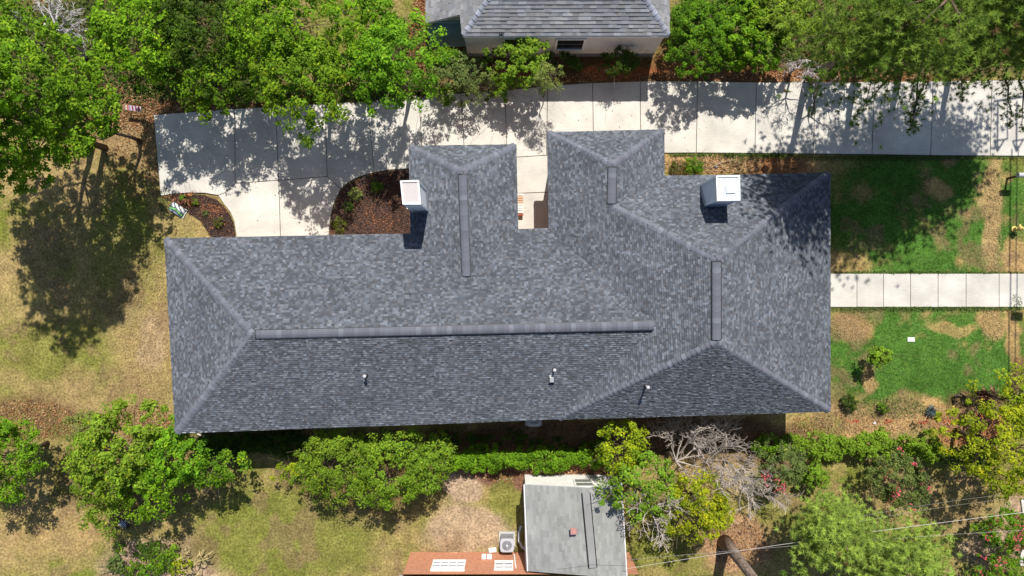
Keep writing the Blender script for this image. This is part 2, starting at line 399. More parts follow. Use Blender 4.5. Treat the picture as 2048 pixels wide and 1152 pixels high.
def pal_north(rr):
    v = rr.choice((rr.uniform(0.16, 0.19), rr.uniform(0.18, 0.21), rr.uniform(0.18, 0.21), rr.uniform(0.22, 0.27))); b = rr.uniform(-0.02, 0.08)
    return (v * (1 - b * 0.5), v, v * (1.04 + b))
def pal_old(rr):
    v = rr.uniform(0.22, 0.285); return (v, v * 1.02, v * 0.99)

def build_roof(house, faces, e, wmin, wmax, pal, mat, seed, thick=0.016, singles=300, deckcol=(0.3, 0.3, 0.31)):
    rr = random.Random(seed); allsh = []; deck = MB()
    for f in faces:
        sh, pp = shingle_face(f, e, wmin, wmax, pal, rr, thick); allsh += sh
        top = pp; botm = [p - Vector((0, 0, 0.14)) for p in pp]; k = len(pp)
        deck.poly(top if fit_ccw(top) else top[::-1], deckcol); deck.poly(botm if not fit_ccw(botm) else botm[::-1], deckcol)
        for i in range(k):
            deck.poly([top[i], botm[i], botm[(i + 1) % k], top[(i + 1) % k]], (0.62, 0.62, 0.60))
    roof = deck.build('roof', M_siding, house)
    allsh.sort(key=lambda s: -s[3])
    for vs, fs, c, a in allsh[:singles]:
        m = MB(); m.quadgrid(fs, vs, c); m.build('shingle', mat, roof)
    m = MB()
    for vs, fs, c, a in allsh[singles:]: m.quadgrid(fs, vs, c)
    tag(m.build('shingles', mat, roof), kind='stuff')
    return roof
def fit_ccw(pts):
    return sum(pts[i - 1].x * pts[i].y - pts[i].x * pts[i - 1].y for i in range(len(pts))) > 0

def caps(a, b, na, nb, roof, rr, width=0.20, step=0.23, lift=0.045, mat=None, pal=pal_main, bright=0.16):
    """cap shingles over a ridge or hip from a (low end) to b; na, nb = normals of the two faces it covers"""
    mat = mat or M_shingle
    d = b - a; d.normalize(); a = a + d * 0.06; L = (b - a).length
    sa = na.cross(d).normalized(); sb = d.cross(nb).normalized()
    up = (na + nb).normalized()
    if (sa).dot(na - nb) < 0 and False: pass
    sL = d.cross(na); sL.normalize(); sR = nb.cross(d); sR.normalize()
    # sides must point down
    if sL.z > 0: sL = -sL
    if sR.z > 0: sR = -sR
    meshes = []
    for v in range(7):
        c = pal(rr); g = sum(c) / 3; g = 0.185 if v == 0 else (0.155 if v == 1 else 0.125 + 0.03 * rr.random())
        g *= bright / 0.16
        c = (g * 0.93, g * 0.985, g * 1.20)
        m = MB(); pr = []
        for (t, h) in ((0, lift), (step * 1.08, 0.012)):
            pr += [sL * width + up * h, sL * width * 0.72 + up * (h + 0.022), sL * width * 0.2 + up * (h + 0.030), sR * width * 0.2 + up * (h + 0.030), sR * width * 0.72 + up * (h + 0.022), sR * width + up * h]
            for i in range(-6, 0): pr[i] = pr[i] + d * t
        dn = [p - up * (lift * 0.9) for p in pr[:6]]
        vs = pr + dn
        fs = [(i, i + 1, 7 + i, 6 + i) for i in range(5)] + [(12 + i, 13 + i, i + 1, i) for i in range(5)]
        m.quadgrid(fs, vs, c); meshes.append(m.mesh('ridge_cap', mat))
    n = max(1, int(L / step))
    for i in range(n):
        me = meshes[rr.choice((0, 1, 1)) if i % 3 == 1 else rr.choice((2, 3, 4, 5, 6))]
        o = bpy.data.objects.new('ridge_cap', me); COL.objects.link(o); o.parent = roof
        o.location = a + d * (i * L / n)
    return
def norm_of(pts): return fit_plane(pts)[0]

# --- the main house
HC = Vector((0, -1, 0))
house = empty('house', HC, 'long single storey house with dark grey hipped roof, two white chimneys and concrete driveway', 'house')
E0 = 4.0
NW = P(330, 477, E0); SW = P(352, 866, E0); V8 = P(1115, 838, E0); SE = P(1660, 822, E0); NE = P(1660, 346, E0); C1 = P(1328, 353, E0)
BNE = P(1328, 260, E0); ANW = P(818, 293, E0); ASW = P(822, 468, E0); ANE = P(1032, 290, E0); AE = P(1036, 459, E0)
BSW0 = P(1098, 457, E0); H1 = P(505, 669, 5.85)
plN = fit_plane([NW, BSW0, H1]); J = pix_on(1312, 651, plN)
RS = P(1433, 685, 6.8); plW = fit_plane([BSW0, V8, RS])
RN = pix_on(1433, 516, plW); RBS = pix_on(1223, 412, plW); RBN = pix_on(1225, 328, plW); BNW = pix_on(1095, 265, plW); BSW = pix_on(1098, 457, plW)
RAS = pix_on(933, 557, plN); RAN = P(925, 343, RAS.z)
FN = [NW, ASW, RAS, AE, BSW, J, H1]; FS = [SW, V8, J, H1]; FWh = [NW, H1, SW]; FW = [V8, RS, RN, RBS, RBN, BNW, BSW, J]
FT = [V8, SE, RS]; FE = [SE, NE, RN, RS]; FNE = [NE, C1, RBS, RN]; FBE = [C1, BNE, RBN, RBS]; FBN = [BNE, BNW, RBN]
FAW = [ANW, ASW, RAS, RAN]; FAE = [ANE, AE, RAS, RAN]; FAN = [ANW, ANE, RAN]
roof = build_roof(house, [FN, FS, FWh, FW, FT, FE, FNE, FBE, FBN, FAW, FAE, FAN], 0.100, 0.075, 0.18, pal_main, M_shingle, 11, thick=0.030)
rr = random.Random(5)
nm = {k: norm_of(v) for k, v in dict(N=FN, S=FS, Wh=FWh, W=FW, T=FT, E=FE, NE=FNE, BE=FBE, BN=FBN, AW=FAW, AE=FAE, AN=FAN).items()}
for a, b, x, y in ((NW, H1, 'N', 'Wh'), (SW, H1, 'Wh', 'S'), (ANW, RAN, 'AN', 'AW'), (ANE, RAN, 'AE', 'AN'), (BNW, RBN, 'BN', 'W'), (BNE, RBN, 'BE', 'BN'), (RBS, RN, 'NE', 'W'), (NE, RN, 'E', 'NE'), (V8, RS, 'W', 'T'), (SE, RS, 'T', 'E')):
    caps(a, b, nm[x], nm[y], roof, rr)
# ridge vents: a raised strip with dark slots either side, capped with shingles
for a, b, x, y in ((H1, J, 'N', 'S'), (RAN, RAS, 'AE', 'AW'), (RBN, RBS, 'BE', 'W'), (RN, RS, 'E', 'W')):
    d = (b - a).normalized(); s = Vector((-d.y, d.x, 0)); m = MB(); a2 = a + d * 0.12; b2 = b - d * 0.12
    hw = 0.215; top = 0.07
    for sgn in (1, -1):
        zo = -0.10
        m.poly([a2 + s * sgn * hw + Vector((0, 0, zo)), b2 + s * sgn * hw + Vector((0, 0, zo)), b2 + s * sgn * hw + Vector((0, 0, 0.03)), a2 + s * sgn * hw + Vector((0, 0, 0.03))], (0.012, 0.012, 0.014))
        m.poly([a2 + s * sgn * hw + Vector((0, 0, 0.03)), b2 + s * sgn * hw + Vector((0, 0, 0.03)), b2 + Vector((0, 0, top)), a2 + Vector((0, 0, top))], (0.02, 0.02, 0.022))
    m.poly([a2 + s * hw + Vector((0, 0, -0.1)), a2 + Vector((0, 0, top)), a2 - s * hw + Vector((0, 0, -0.1))], (0.03, 0.03, 0.03)); m.poly([b2 + s * hw + Vector((0, 0, -0.1)), b2 + Vector((0, 0, top)), b2 - s * hw + Vector((0, 0, -0.1))], (0.03, 0.03, 0.03))
    m.build('ridge_vent', M_plastic, roof)
    up = Vector((0, 0, 0.062)); nl = (s * 0.25 + Vector((0, 0, 1))).normalized(); nr = (-s * 0.25 + Vector((0, 0, 1))).normalized()
    caps(a2 + up, b2 + up, nl, nr, roof, rr, width=0.19, step=0.225, lift=0.03, bright=0.14)

# walls under the eaves
def offset_poly(pts, d): return inset([p[:2] for p in pts], d)
outline = [SW, Vector((V8.x, V8.y, 4)), SE, NE, C1, BNE, BNW, BSW, AE, ANE, ANW, ASW, NW]
wl = offset_poly(outline, 0.38); n = len(wl)
m = MB(); m.quadgrid([(i, (i + 1) % n, n + (i + 1) % n, n + i) for i in range(n)], [(p.x, p.y, 0.55) for p in wl] + [(p.x, p.y, 3.92) for p in wl], (0.42, 0.27, 0.17)); m.build('wall', M_siding, house)
wf = offset_poly(outline, 0.33); m = MB(); m.quadgrid([(i, (i + 1) % n, n + (i + 1) % n, n + i) for i in range(n)] + [tuple(range(n, 2 * n))], [(p.x, p.y, -0.1) for p in wf] + [(p.x, p.y, 0.55) for p in wf], (0.36, 0.21, 0.14)); m.build('foundation', M_siding, house)
wi = offset_poly(outline, 0.37); m = MB(); m.quadgrid([tuple(range(n - 1, -1, -1))] + [(i, (i + 1) % n, n + (i + 1) % n, n + i) for i in range(n)], [(p.x, p.y, 3.87) for p in offset_poly(outline, 0.03)] + [(p.x, p.y, 3.90) for p in offset_poly(outline, 0.03)], (0.6, 0.6, 0.58)); m.build('soffit', M_siding, house)
# thin white drip edge along the eaves
m = MB()
ol = [SW, V8, SE, NE, C1, BNE, BNW, BSW, AE, ANE, ANW, ASW, NW]
for i in range(len(ol)):
    a, b = ol[i], ol[(i + 1) % len(ol)]; d = (b - a).normalized(); s = Vector((d.y, -d.x, 0)) * 0.02
    m.poly([a + s + Vector((0, 0, 0.012)), b + s + Vector((0, 0, 0.012)), b - s * 1.5 + Vector((0, 0, 0.018)), a - s * 1.5 + Vector((0, 0, 0.018))], (0.33, 0.34, 0.36))
    m.poly([a + s + Vector((0, 0, 0.012)), a + s - Vector((0, 0, 0.13)), b + s - Vector((0, 0, 0.13)), b + s + Vector((0, 0, 0.012))], (0.5, 0.5, 0.5))
m.build('drip_edge', M_paint, house)

def plane_z(pl, x, y):
    n, c = pl; return c.z - (n.x * (x - c.x) + n.y * (y - c.y)) / n.z
# chimneys: sided boxes
def chimney(corners_px, zt, zb, topcol, label, roof_pl, topmat):
    q = [P(px, py, zt) for px, py in corners_px]       # NW NE SE SW
    root = MB(); w = inset([p[:2] for p in q], 0.05)
    w = w if len(w) == 4 else w
    c = (0.60, 0.63, 0.66)
    root.prism(w, zb, zt - 0.06, c)
    ch = root.build('chimney', M_siding, house); ch['label'] = label
    # siding laps
    for i in range(int((zt - 3.9) / 0.19)):
        z = zt - 0.12 - i * 0.19; m = MB(); a = inset([tuple(p) for p in w], -0.016); n = 4
        m.quadgrid([(k, (k + 1) % 4, 4 + (k + 1) % 4, 4 + k) for k in range(4)] + [(k, 4 + k, 4 + (k + 1) % 4, (k + 1) % 4)[::-1] for k in range(0)], [(p.x, p.y, z - 0.17) for p in a] + [(p.x, p.y, z) for p in inset([tuple(p) for p in w], -0.003)], (0.66, 0.69, 0.72))
        m.build('siding_board', M_siding, ch)
    # corner boards
    for p in w:
        m = MB(); cx = sum(v.x for v in w) / 4; cy = sum(v.y for v in w) / 4
        m.box((p.x, p.y, (zt - 0.1 + 3.9) / 2), (0.09, 0.09, zt - 0.1 - 3.9), 0, (0.72, 0.74, 0.76)); m.build('corner_board', M_siding, ch)
    # rim and recessed top
    ou = [Vector(p[:2]) for p in q]; ou = ou if sum(ou[i - 1][0] * ou[i][1] - ou[i][0] * ou[i - 1][1] for i in range(4)) > 0 else ou[::-1]
    inn = inset([tuple(p) for p in ou], 0.075); m = MB()
    vs = [(p.x, p.y, zt - 0.14) for p in ou] + [(p.x, p.y, zt) for p in ou] + [(p.x, p.y, zt) for p in inn] + [(p.x, p.y, zt - 0.05) for p in inn]
    m.quadgrid([(i, (i + 1) % 4, 4 + (i + 1) % 4, 4 + i) for i in range(4)] + [(4 + i, 4 + (i + 1) % 4, 8 + (i + 1) % 4, 8 + i) for i in range(4)] + [(8 + i, 8 + (i + 1) % 4, 12 + (i + 1) % 4, 12 + i) for i in range(4)], vs, (0.68, 0.69, 0.72)); m.build('rim', M_paint, ch)
    m = MB(); m.poly([(p.x, p.y, zt - 0.048) for p in inn], topcol); m.build('chimney_top', topmat, ch)
    ctr = (inn[0] + inn[1] + inn[2] + inn[3]) / 4
    if topmat is not M_gravel:      # folded seams and a low collar
        m = MB(); wv = (inn[1] - inn[0])
        for t in (0.33, 0.66):
            a_ = inn[0].lerp(inn[1], t); b_ = inn[3].lerp(inn[2], t); m.tube([(a_.x, a_.y, zt - 0.035), (b_.x, b_.y, zt - 0.035)], 0.014, 4, (0.55, 0.57, 0.60))
        m.build('cap_seam', M_paint, ch)
        m = MB(); m.box((ctr.x + 0.1, ctr.y - 0.05, zt - 0.02), (0.42, 0.36, 0.07), 0.05, (0.62, 0.65, 0.68), taper=0.9); m.build('cap_collar', M_paint, ch)
    m = MB(); fl_ = inset([tuple(p) for p in w], -0.09)      # flashing where the box meets the roof
    def rz_(p): return (plane_z(roof_pl, p.x, p.y) if inside((p.x, p.y), [tuple(v[:2]) for v in outline]) else None)
    for i in range(4):
        a_, b_, c_, d_ = w[i], w[(i + 1) % 4], fl_[(i + 1) % 4], fl_[i]; zs = [rz_(p) for p in (a_, b_, c_, d_)]
        if None not in zs: m.poly([(a_.x, a_.y, zs[0] + 0.16), (b_.x, b_.y, zs[1] + 0.16), (c_.x, c_.y, zs[2] + 0.055), (d_.x, d_.y, zs[3] + 0.055)], (0.25, 0.27, 0.30))
    if m.f: m.build('flashing', M_metal, ch)
    return ch, q
chimney([(800, 361), (838, 360), (842, 409), (805, 409)], 6.9, 0, (0.50, 0.46, 0.45), 'white sided chimney with gravelly beige top beside the mulch bed', fit_plane(FAW), M_gravel)
ch2, q2 = chimney([(1432, 351), (1480, 350), (1481, 401), (1434, 402)], 7.0, 3.5, (0.60, 0.63, 0.68), 'white sided chimney with smooth white top in the tree shade', fit_plane(FNE), M_cap)

# roof vents on the south slopes
plS = fit_plane(FS); plT = fit_plane(FT)
def pipe(px, py, pl, h, boot=True):
    b = pix_on(px, py, pl); m = MB(); m.box(b + Vector((0, 0.02, 0.03)), (0.30, 0.34, 0.05), 0, (0.12, 0.13, 0.15), rot=pl[0].to_track_quat('Z', 'Y').to_matrix())
    m.lathe(b, [(0.11, 0.0), (0.10, 0.06), (0.065, 0.14), (0.06, 0.16)], 12, (0.02, 0.02, 0.022)); o = m.build('vent_pipe', M_plastic, roof)
    m = MB(); m.lathe(b + Vector((0, 0, 0.14)), [(0.045, 0), (0.045, h), (0.075, h), (0.08, h + 0.03), (0.05, h + 0.06)], 12, (0.45, 0.45, 0.46)); m.build('vent_pipe', M_paint, roof)
pipe(733, 750, plS, 0.28); pipe(1108, 738, plS, 0.3); pipe(1291, 771, plT, 0.45)
b = pix_on(1103, 757, plS); m = MB(); R = plS[0].to_track_quat('Z', 'Y').to_matrix()
m.box(b + Vector((0, 0, 0.12)), (0.22, 0.30, 0.22), 0, (0.42, 0.43, 0.44), taper=0.8, rot=R); m.box(b + Vector((0, -0.15, 0.06)), (0.26, 0.05, 0.1), 0, (0.06, 0.06, 0.06), rot=R); m.build('box_vent', M_paint, roof)
# downspout by the mulch bed
m = MB(); p = P(825, 440, 2.2); m.tube([p + Vector((0, 0.4, 1.6)), p + Vector((0, 0.4, -2.1)), p + Vector((0, 0, -2.15))], 0.045, 6, (0.75, 0.75, 0.74)); m.build('downspout', M_paint, house)

# brick step in the alcove (top-level part of the house)
st = MB(); c = P(1046, 409, 0.2); st.box(c + Vector((-0.27, 0, -0.03)), (0.5, 1.1, 0.28), 0, (0.40, 0.20, 0.12)); so_ = st.build('entry_step', M_siding, house)
for i in range(9):
    m = MB(); m.box(P(1047, 389 + i * 5.0, 0.34) + Vector((-0.27, 0, 0)), (0.52, 0.10, 0.05), 0, (0.75, 0.70, 0.62) if i in (0, 4, 5, 6, 7) else ((0.30, 0.05, 0.035) if i == 8 else (0.5, 0.33, 0.22))); m.build('brick', M_siding, so_)

# --- north house
nh = empty('house', P(1150, 20, 0), 'neighbouring white house with pale grey shingle roof above the driveway', 'house')
ez = 3.25; ye = (576 - 72) / F * (H - ez); xe = (1338 - 1024) / F * (H - ez); xw = (925 - 1024) / F * (H - ez)
sl = 0.5; run = 5.0
a1 = Vector((xw, ye, ez)); a2 = Vector((xe, ye + 0.03, ez)); r1 = Vector((xw + run * 0.86, ye + run, ez + sl * run)); r2 = Vector((xe - run * 0.86, ye + run, ez + sl * run))
nFS = [a1, a2, r2, r1]; sx = sl * run / (run * 0.86)
zlo = ez - sx * 1.78; xlo = -172 / F * (H - zlo)
zlo = ez + sx * (xlo - xw); yn = (576 - 47) / F * (H - zlo)
r3 = r1 + Vector((0, 6, 0)); r4 = r2 + Vector((0, 6, 0))
nFW = [a1, r1, r3, Vector((xlo, r3.y, zlo)), Vector((xlo, yn, zlo)), Vector((xw - 0.12, yn + 0.02, ez - sx * 0.12))]
nFE = [a2, Vector((xe, r4.y, ez)), r4, r2]
nFT = [r1, r2, r4, r3]
nroof = build_roof(nh, [nFS, nFW, nFE, nFT], 0.175, 0.18, 0.42, pal_north, M_oldsh, 21, thick=0.032)
rr = random.Random(8)
caps(a1, r1, norm_of(nFW), norm_of(nFS), nroof, rr, 0.16, 0.27, 0.05, M_oldsh, pal_north, 0.30); caps(a2, r2, norm_of(nFS), norm_of(nFE), nroof, rr, 0.16, 0.27, 0.05, M_oldsh, pal_north, 0.30)
wy = ye + 0.14; wx1 = xe - 0.13; wx0 = xw + 0.05
m = MB()
wcol = (0.62, 0.61, 0.57)
m.quadgrid([(0, 1, 2, 3), (1, 4, 5, 2), (6, 0, 3, 7)], [(wx0, wy, 0.45), (wx1, wy, 0.45), (wx1, wy, 3.2), (wx0, wy, 3.2), (wx1, wy + 10, 0.45), (wx1, wy + 10, 3.2), (wx0, wy + 1.2, 0.45), (wx0, wy + 1.2, 3.2)], wcol)
m.quadgrid([(0, 1, 2, 3)], [(xlo + .15, yn + .15, 0), (wx0, yn + 0.15, 0), (wx0, yn + .15, 3.0), (xlo + .15, yn + .15, 2.2)], (0.25, 0.3, 0.3))
m.quadgrid([(0, 1, 2, 3)], [(xlo + .15, yn + 10, 0), (xlo + .15, yn + 0.15, 0), (xlo + .15, yn + .15, 2.2), (xlo + .15, yn + 10, 2.2)], wcol)
nw_ = m.build('wall', M_siding, nh)
m = MB(); m.box(((wx0 + wx1) / 2, wy + 5.0 - 0.02, 0.2), (wx1 - wx0 + 0.03, 10.0, 0.5), 0, (0.16, 0.18, 0.21)); m.build('foundation', M_siding, nh)
# siding courses on the south wall
for i in range(14):
    z = 0.47 + i * 0.195; m = MB(); m.quadgrid([(0, 1, 2, 3)], [(wx0, wy - 0.022, z), (wx1, wy - 0.022, z), (wx1, wy - 0.004, z + 0.19), (wx0, wy - 0.004, z + 0.19)], wcol); m.build('siding_board', M_siding, nw_)
m = MB(); m.box(((xw + xe) / 2, ye + 0.0, ez - 0.07), (xe - xw - 0.05, 0.06, 0.11), 0, (0.75, 0.76, 0.76)); m.build('gutter', M_paint, nh)
def nwindow(x0, x1, z0, z1, mull):
    fr = MB(); cx = (x0 + x1) / 2; cz = (z0 + z1) / 2; t = 0.09
    for bx in (((x0 - t / 2), cz, t, z1 - z0 + 2 * t), ((x1 + t / 2), cz, t, z1 - z0 + 2 * t), (cx, z1 + t / 2, x1 - x0, t), (cx, z0 - t / 2, x1 - x0, t)):
        fr.box((bx[0], wy - 0.05, bx[1]), (bx[2], 0.09, bx[3]), 0, (0.75, 0.75, 0.74))
    w = fr.build('window', M_paint, nh)
    m = MB(); m.quadgrid([(0, 1, 2, 3)], [(x0, wy - 0.026, z0), (x1, wy - 0.026, z0), (x1, wy - 0.026, z1), (x0, wy - 0.026, z1)], (0.02, 0.022, 0.026)); m.build('pane', M_glass, w)
    m = MB(); m.box((cx, wy - 0.035, cz), (x1 - x0, 0.03, 0.035), 0, (0.12, 0.12, 0.13))
    for k in range(mull): m.box((x0 + (x1 - x0) * (k + 1) / (mull + 1), wy - 0.035, cz), (0.02, 0.03, z1 - z0), 0, (0.1, 0.1, 0.11))
    m.build('mullion', M_paint, w)
nwindow(2.3 * 1 - 0.05, 3.55, 1.15, 2.55, 0); nwindow(-0.35, 0.47, 1.65, 2.65, 2)
# porch cover (teal) and small black fork-shaped vent
m = MB(); pc = []
x0 = xlo + 0.05; x1 = xw + 0.02
for i in range(7):
    t = i / 6; pc.append((yn + 0.10 - t * 0.86, 2.05 - 0.9 * t ** 1.7))
for i in range(6):
    m.poly([(x0, pc[i + 1][0], pc[i + 1][1]), (x1, pc[i + 1][0], pc[i + 1][1]), (x1, pc[i][0], pc[i][1]), (x0, pc[i][0], pc[i][1])], (0.10, 0.16, 0.17))
m.box(((x0 + x1) / 2, pc[0][0], pc[0][1]), (x1 - x0, 0.07, 0.06), 0, (0.3, 0.45, 0.42)); m.box(((x0 + x1) / 2, pc[6][0], pc[6][1]), (x1 - x0, 0.05, 0.05), 0, (0.2, 0.35, 0.34))
m.build('awning', M_plastic, nh, smooth=True)
m = MB()
for xx in (x0 + 0.35, x0 + 0.35 + 1.1): m.tube([(xx, pc[6][0] - 0.5, 0), (xx, pc[6][0] - 0.5, 0.9)], 0.02, 6, (0.55, 0.55, 0.55))
m.tube([(x0 + 0.35, pc[6][0] - 0.5, 0.9), (x0 + 1.45, pc[6][0] - 0.5, 0.9)], 0.018, 6, (0.5, 0.5, 0.5)); m.tube([(x0 + 0.35, pc[6][0] - 0.5, 0.9), (x0 + 0.25, pc[6][0] + .2, 0.9)], 0.018, 6, (0.5, 0.5, 0.5)); m.build('handrail', M_metal, nh)
vb = pix_on(1003, 72, fit_plane(nFS)); m = MB(); m.box(vb + Vector((0, 0.05, 0.05)), (0.28, 0.22, 0.04), 0, (0.14, 0.15, 0.16), rot=fit_plane(nFS)[0].to_track_quat('Z', 'Y').to_matrix())
for dx, dz in ((-0.09, 0.28), (0, 0.36), (0.09, 0.28)): m.tube([vb + Vector((dx * 0.3, 0.03, 0.05)), vb + Vector((dx, 0.06, 0.14)), vb + Vector((dx, 0.10, dz))], 0.022, 6, (0.02, 0.02, 0.025))
m.build('roof_vent', M_plastic, nroof)

# --- grey roofed addition of the brick house
bh = empty('house', P(1130, 1120, 0), 'orange brick house with low grey shingled wing below the hedge', 'house')
gz = 2.8; gr = 3.35
g_nw = P(1048, 969, gz); g_sw = P(1055, 1142, gz); g_ne = P(1243, 966, gz); g_se = P(1256, 1168, gz); g_rn = P(1176, 968, gr); g_rs = P(1190, 1168, gr); g_sw2 = P(1112, 1146, gz + 0.27); g_rs = P(1190, 1152, gr); g_se = P(1254, 1160, gz)
g_rn = Vector((g_rn.x, g_nw.y, gr))
build = build_roof(bh, [[g_nw, g_rn, g_rs, g_sw], [g_rn, g_ne, g_se, g_rs]], 0.145, 0.25, 0.55, pal_old, M_oldsh, 31, thick=0.012)
rr = random.Random(3)
d = (g_rs - g_rn).normalized(); s = Vector((-d.y, d.x, 0)); m = MB(); ra = P(1172, 986, gr + 0.1); rb = P(1186, 1136, gr + 0.1)
for sg in (1, -1):
    m.poly([ra + s * sg * 0.17 + Vector((0, 0, -0.14)), rb + s * sg * 0.17 + Vector((0, 0, -0.14)), rb + s * sg * 0.17 + Vector((0, 0, 0.0)), ra + s * sg * 0.17], (0.02, 0.02, 0.02))
m.poly([ra + s * 0.17, rb + s * 0.17, rb - s * 0.17, ra - s * 0.17], (0.24, 0.24, 0.24))
for sg in (1, -1):
    m.poly([ra + s * sg * 0.17 + Vector((0, 0, 0.004)), rb + s * sg * 0.17 + Vector((0, 0, 0.004)), rb + s * sg * 0.22 + Vector((0, 0, -0.05)), ra + s * sg * 0.22 + Vector((0, 0, -0.05))], (0.02, 0.02, 0.022))
m.build('ridge_vent', M_oldsh, build)
m = MB(); fc = P(1147, 1063, 3.5); m.box(fc - Vector((0, 0, 0.18)), (0.12, 0.12, 0.4), 0, (0.2, 0.1, 0.09)); m.box(fc, (0.32, 0.30, 0.09), 0.05, (0.40, 0.20, 0.18), taper=0.86); m.build('flue_cap', M_paint, build)
m = MB()
for a, b, w_ in ((g_nw, g_sw, 0.04), (g_ne, g_se, 0.04)): m.tube([a + Vector((0, 0, 0.02)), b + Vector((0, 0, 0.02))], 0.035, 6, (0.72, 0.70, 0.70))
m.build('gutter', M_paint, bh)
# white north wall with window
yw = g_nw.y - 0.28; xa = g_nw.x + 0.08; xb = g_ne.x - 0.1
m = MB(); m.quadgrid([(1, 0, 3, 2), (0, 4, 5, 3)], [(xa, yw, 0), (xb, yw, 0), (xb, yw, 2.85), (xa, yw, 2.75), (xa, yw - 4, 0), (xa, yw - 4, 2.75)], (0.80, 0.79, 0.76)); wgw = m.build('wall', M_siding, bh)
m = MB(); m.quadgrid([(1, 0, 3, 2)], [(xb, yw, 0), (xb, yw - 5, 0), (xb, yw - 5, 2.75), (xb, yw, 2.75)], (0.4, 0.2, 0.12)); m.build('wall', M_siding, bh)
m = MB(); m.box((xa + 2.95, yw + 0.03, 1.7), (1.0, 0.06, 1.3), 0, (0.78, 0.78, 0.75)); ww = m.build('window', M_paint, bh)
for k in range(2):
    m = MB(); m.box((xa + 2.95, yw + 0.065, 1.4 + 0.62 * k), (0.82, 0.02, 0.46), 0, (0.22, 0.24, 0.22)); m.build('pane', M_glass, ww)
# brick house body
yb = -(1104 - 576) / F * H; xl = (822 - 1024) / F * H
m = MB(); m.quadgrid([(1, 0, 3, 2), (0, 4, 5, 3)], [(xl, yb, 0), (xl + 11.5, yb, 0), (xl + 11.5, yb, 2.8), (xl, yb, 2.8), (xl, yb - 8, 0), (xl, yb - 8, 2.8)]); m.build('wall', M_brick, bh)
m = MB(); m.poly([(xl - 0.15, yb + 0.0, 2.8), (xl - 0.15, yb - 9, 2.8), (xl + 12, yb - 9, 4.2), (xl + 12, yb + 0.0 - 1.2, 2.9), (xl + 0.8, yb - 0.35, 2.86)], (0.25, 0.26, 0.28)); m.build('roof', M_oldsh, bh)
def bwindow(px0, px1, z0, z1, nx, nz):
    k = (H - (z0 + z1) / 2) / F; x0 = (px0 - 1024) * k; x1 = (px1 - 1024) * k; fr = MB(); t = 0.07
    fr.box(((x0 + x1) / 2, yb + 0.05, z0), (x1 - x0 + t, 0.12, t), 0, (0.8, 0.8, 0.8)); fr.box(((x0 + x1) / 2, yb + 0.05, z1), (x1 - x0 + t, 0.12, t), 0, (0.8, 0.8, 0.8))
    for i in range(nx + 1): fr.box((x0 + (x1 - x0) * i / nx, yb + 0.05, (z0 + z1) / 2), (0.06, 0.09, z1 - z0), 0, (0.8, 0.8, 0.8))
    for i in range(1, nz): fr.box(((x0 + x1) / 2, yb + 0.045, z0 + (z1 - z0) * i / nz), (x1 - x0, 0.07, 0.06), 0, (0.8, 0.8, 0.8))
    w = fr.build('window', M_paint, bh)
    for i in range(nx):
        for j in range(nz):
            m = MB(); a = x0 + (x1 - x0) * i / nx; b = x0 + (x1 - x0) * (i + 1) / nx; c_ = z0 + (z1 - z0) * j / nz; d_ = z0 + (z1 - z0) * (j + 1) / nz
            m.poly([(b, yb + 0.012, c_), (a, yb + 0.012, c_), (a, yb + 0.012, d_), (b, yb + 0.012, d_)], (0.12, 0.12, 0.13)); m.build('pane', M_glass, w)
bwindow(865, 929, 1.3, 2.4, 4, 3); bwindow(990, 1025, 1.4, 2.3, 2, 2)
m = MB()
m.tube([(P(1028, 1109, 0.6)), P(1033, 1146, 2.5)], 0.035, 6, (0.85, 0.85, 0.85)); m.build('downspout', M_paint, bh)
m = MB(); m.tube([P(1042, 1052, .3), P(1038, 1065, .5), P(1038, 1082, .6), P(1044, 1094, .6), P(1050, 1098, .6)], 0.06, 8, (0.5, 0.52, 0.55)); tag(m.build('drain_hose', M_plastic), 'pale grey corrugated hose curling out from under the grey roof edge', 'hose')
for i, (px, py) in enumerate(((968, 1112), (979, 1112))):
    m = MB(); p = P(px, py, 0.9); m.box((p.x, yb + 0.12, 0.9), (0.22, 0.2, 0.2), 0, (0.8, 0.82, 0.85)); m.build('meter_box', M_paint, bh)

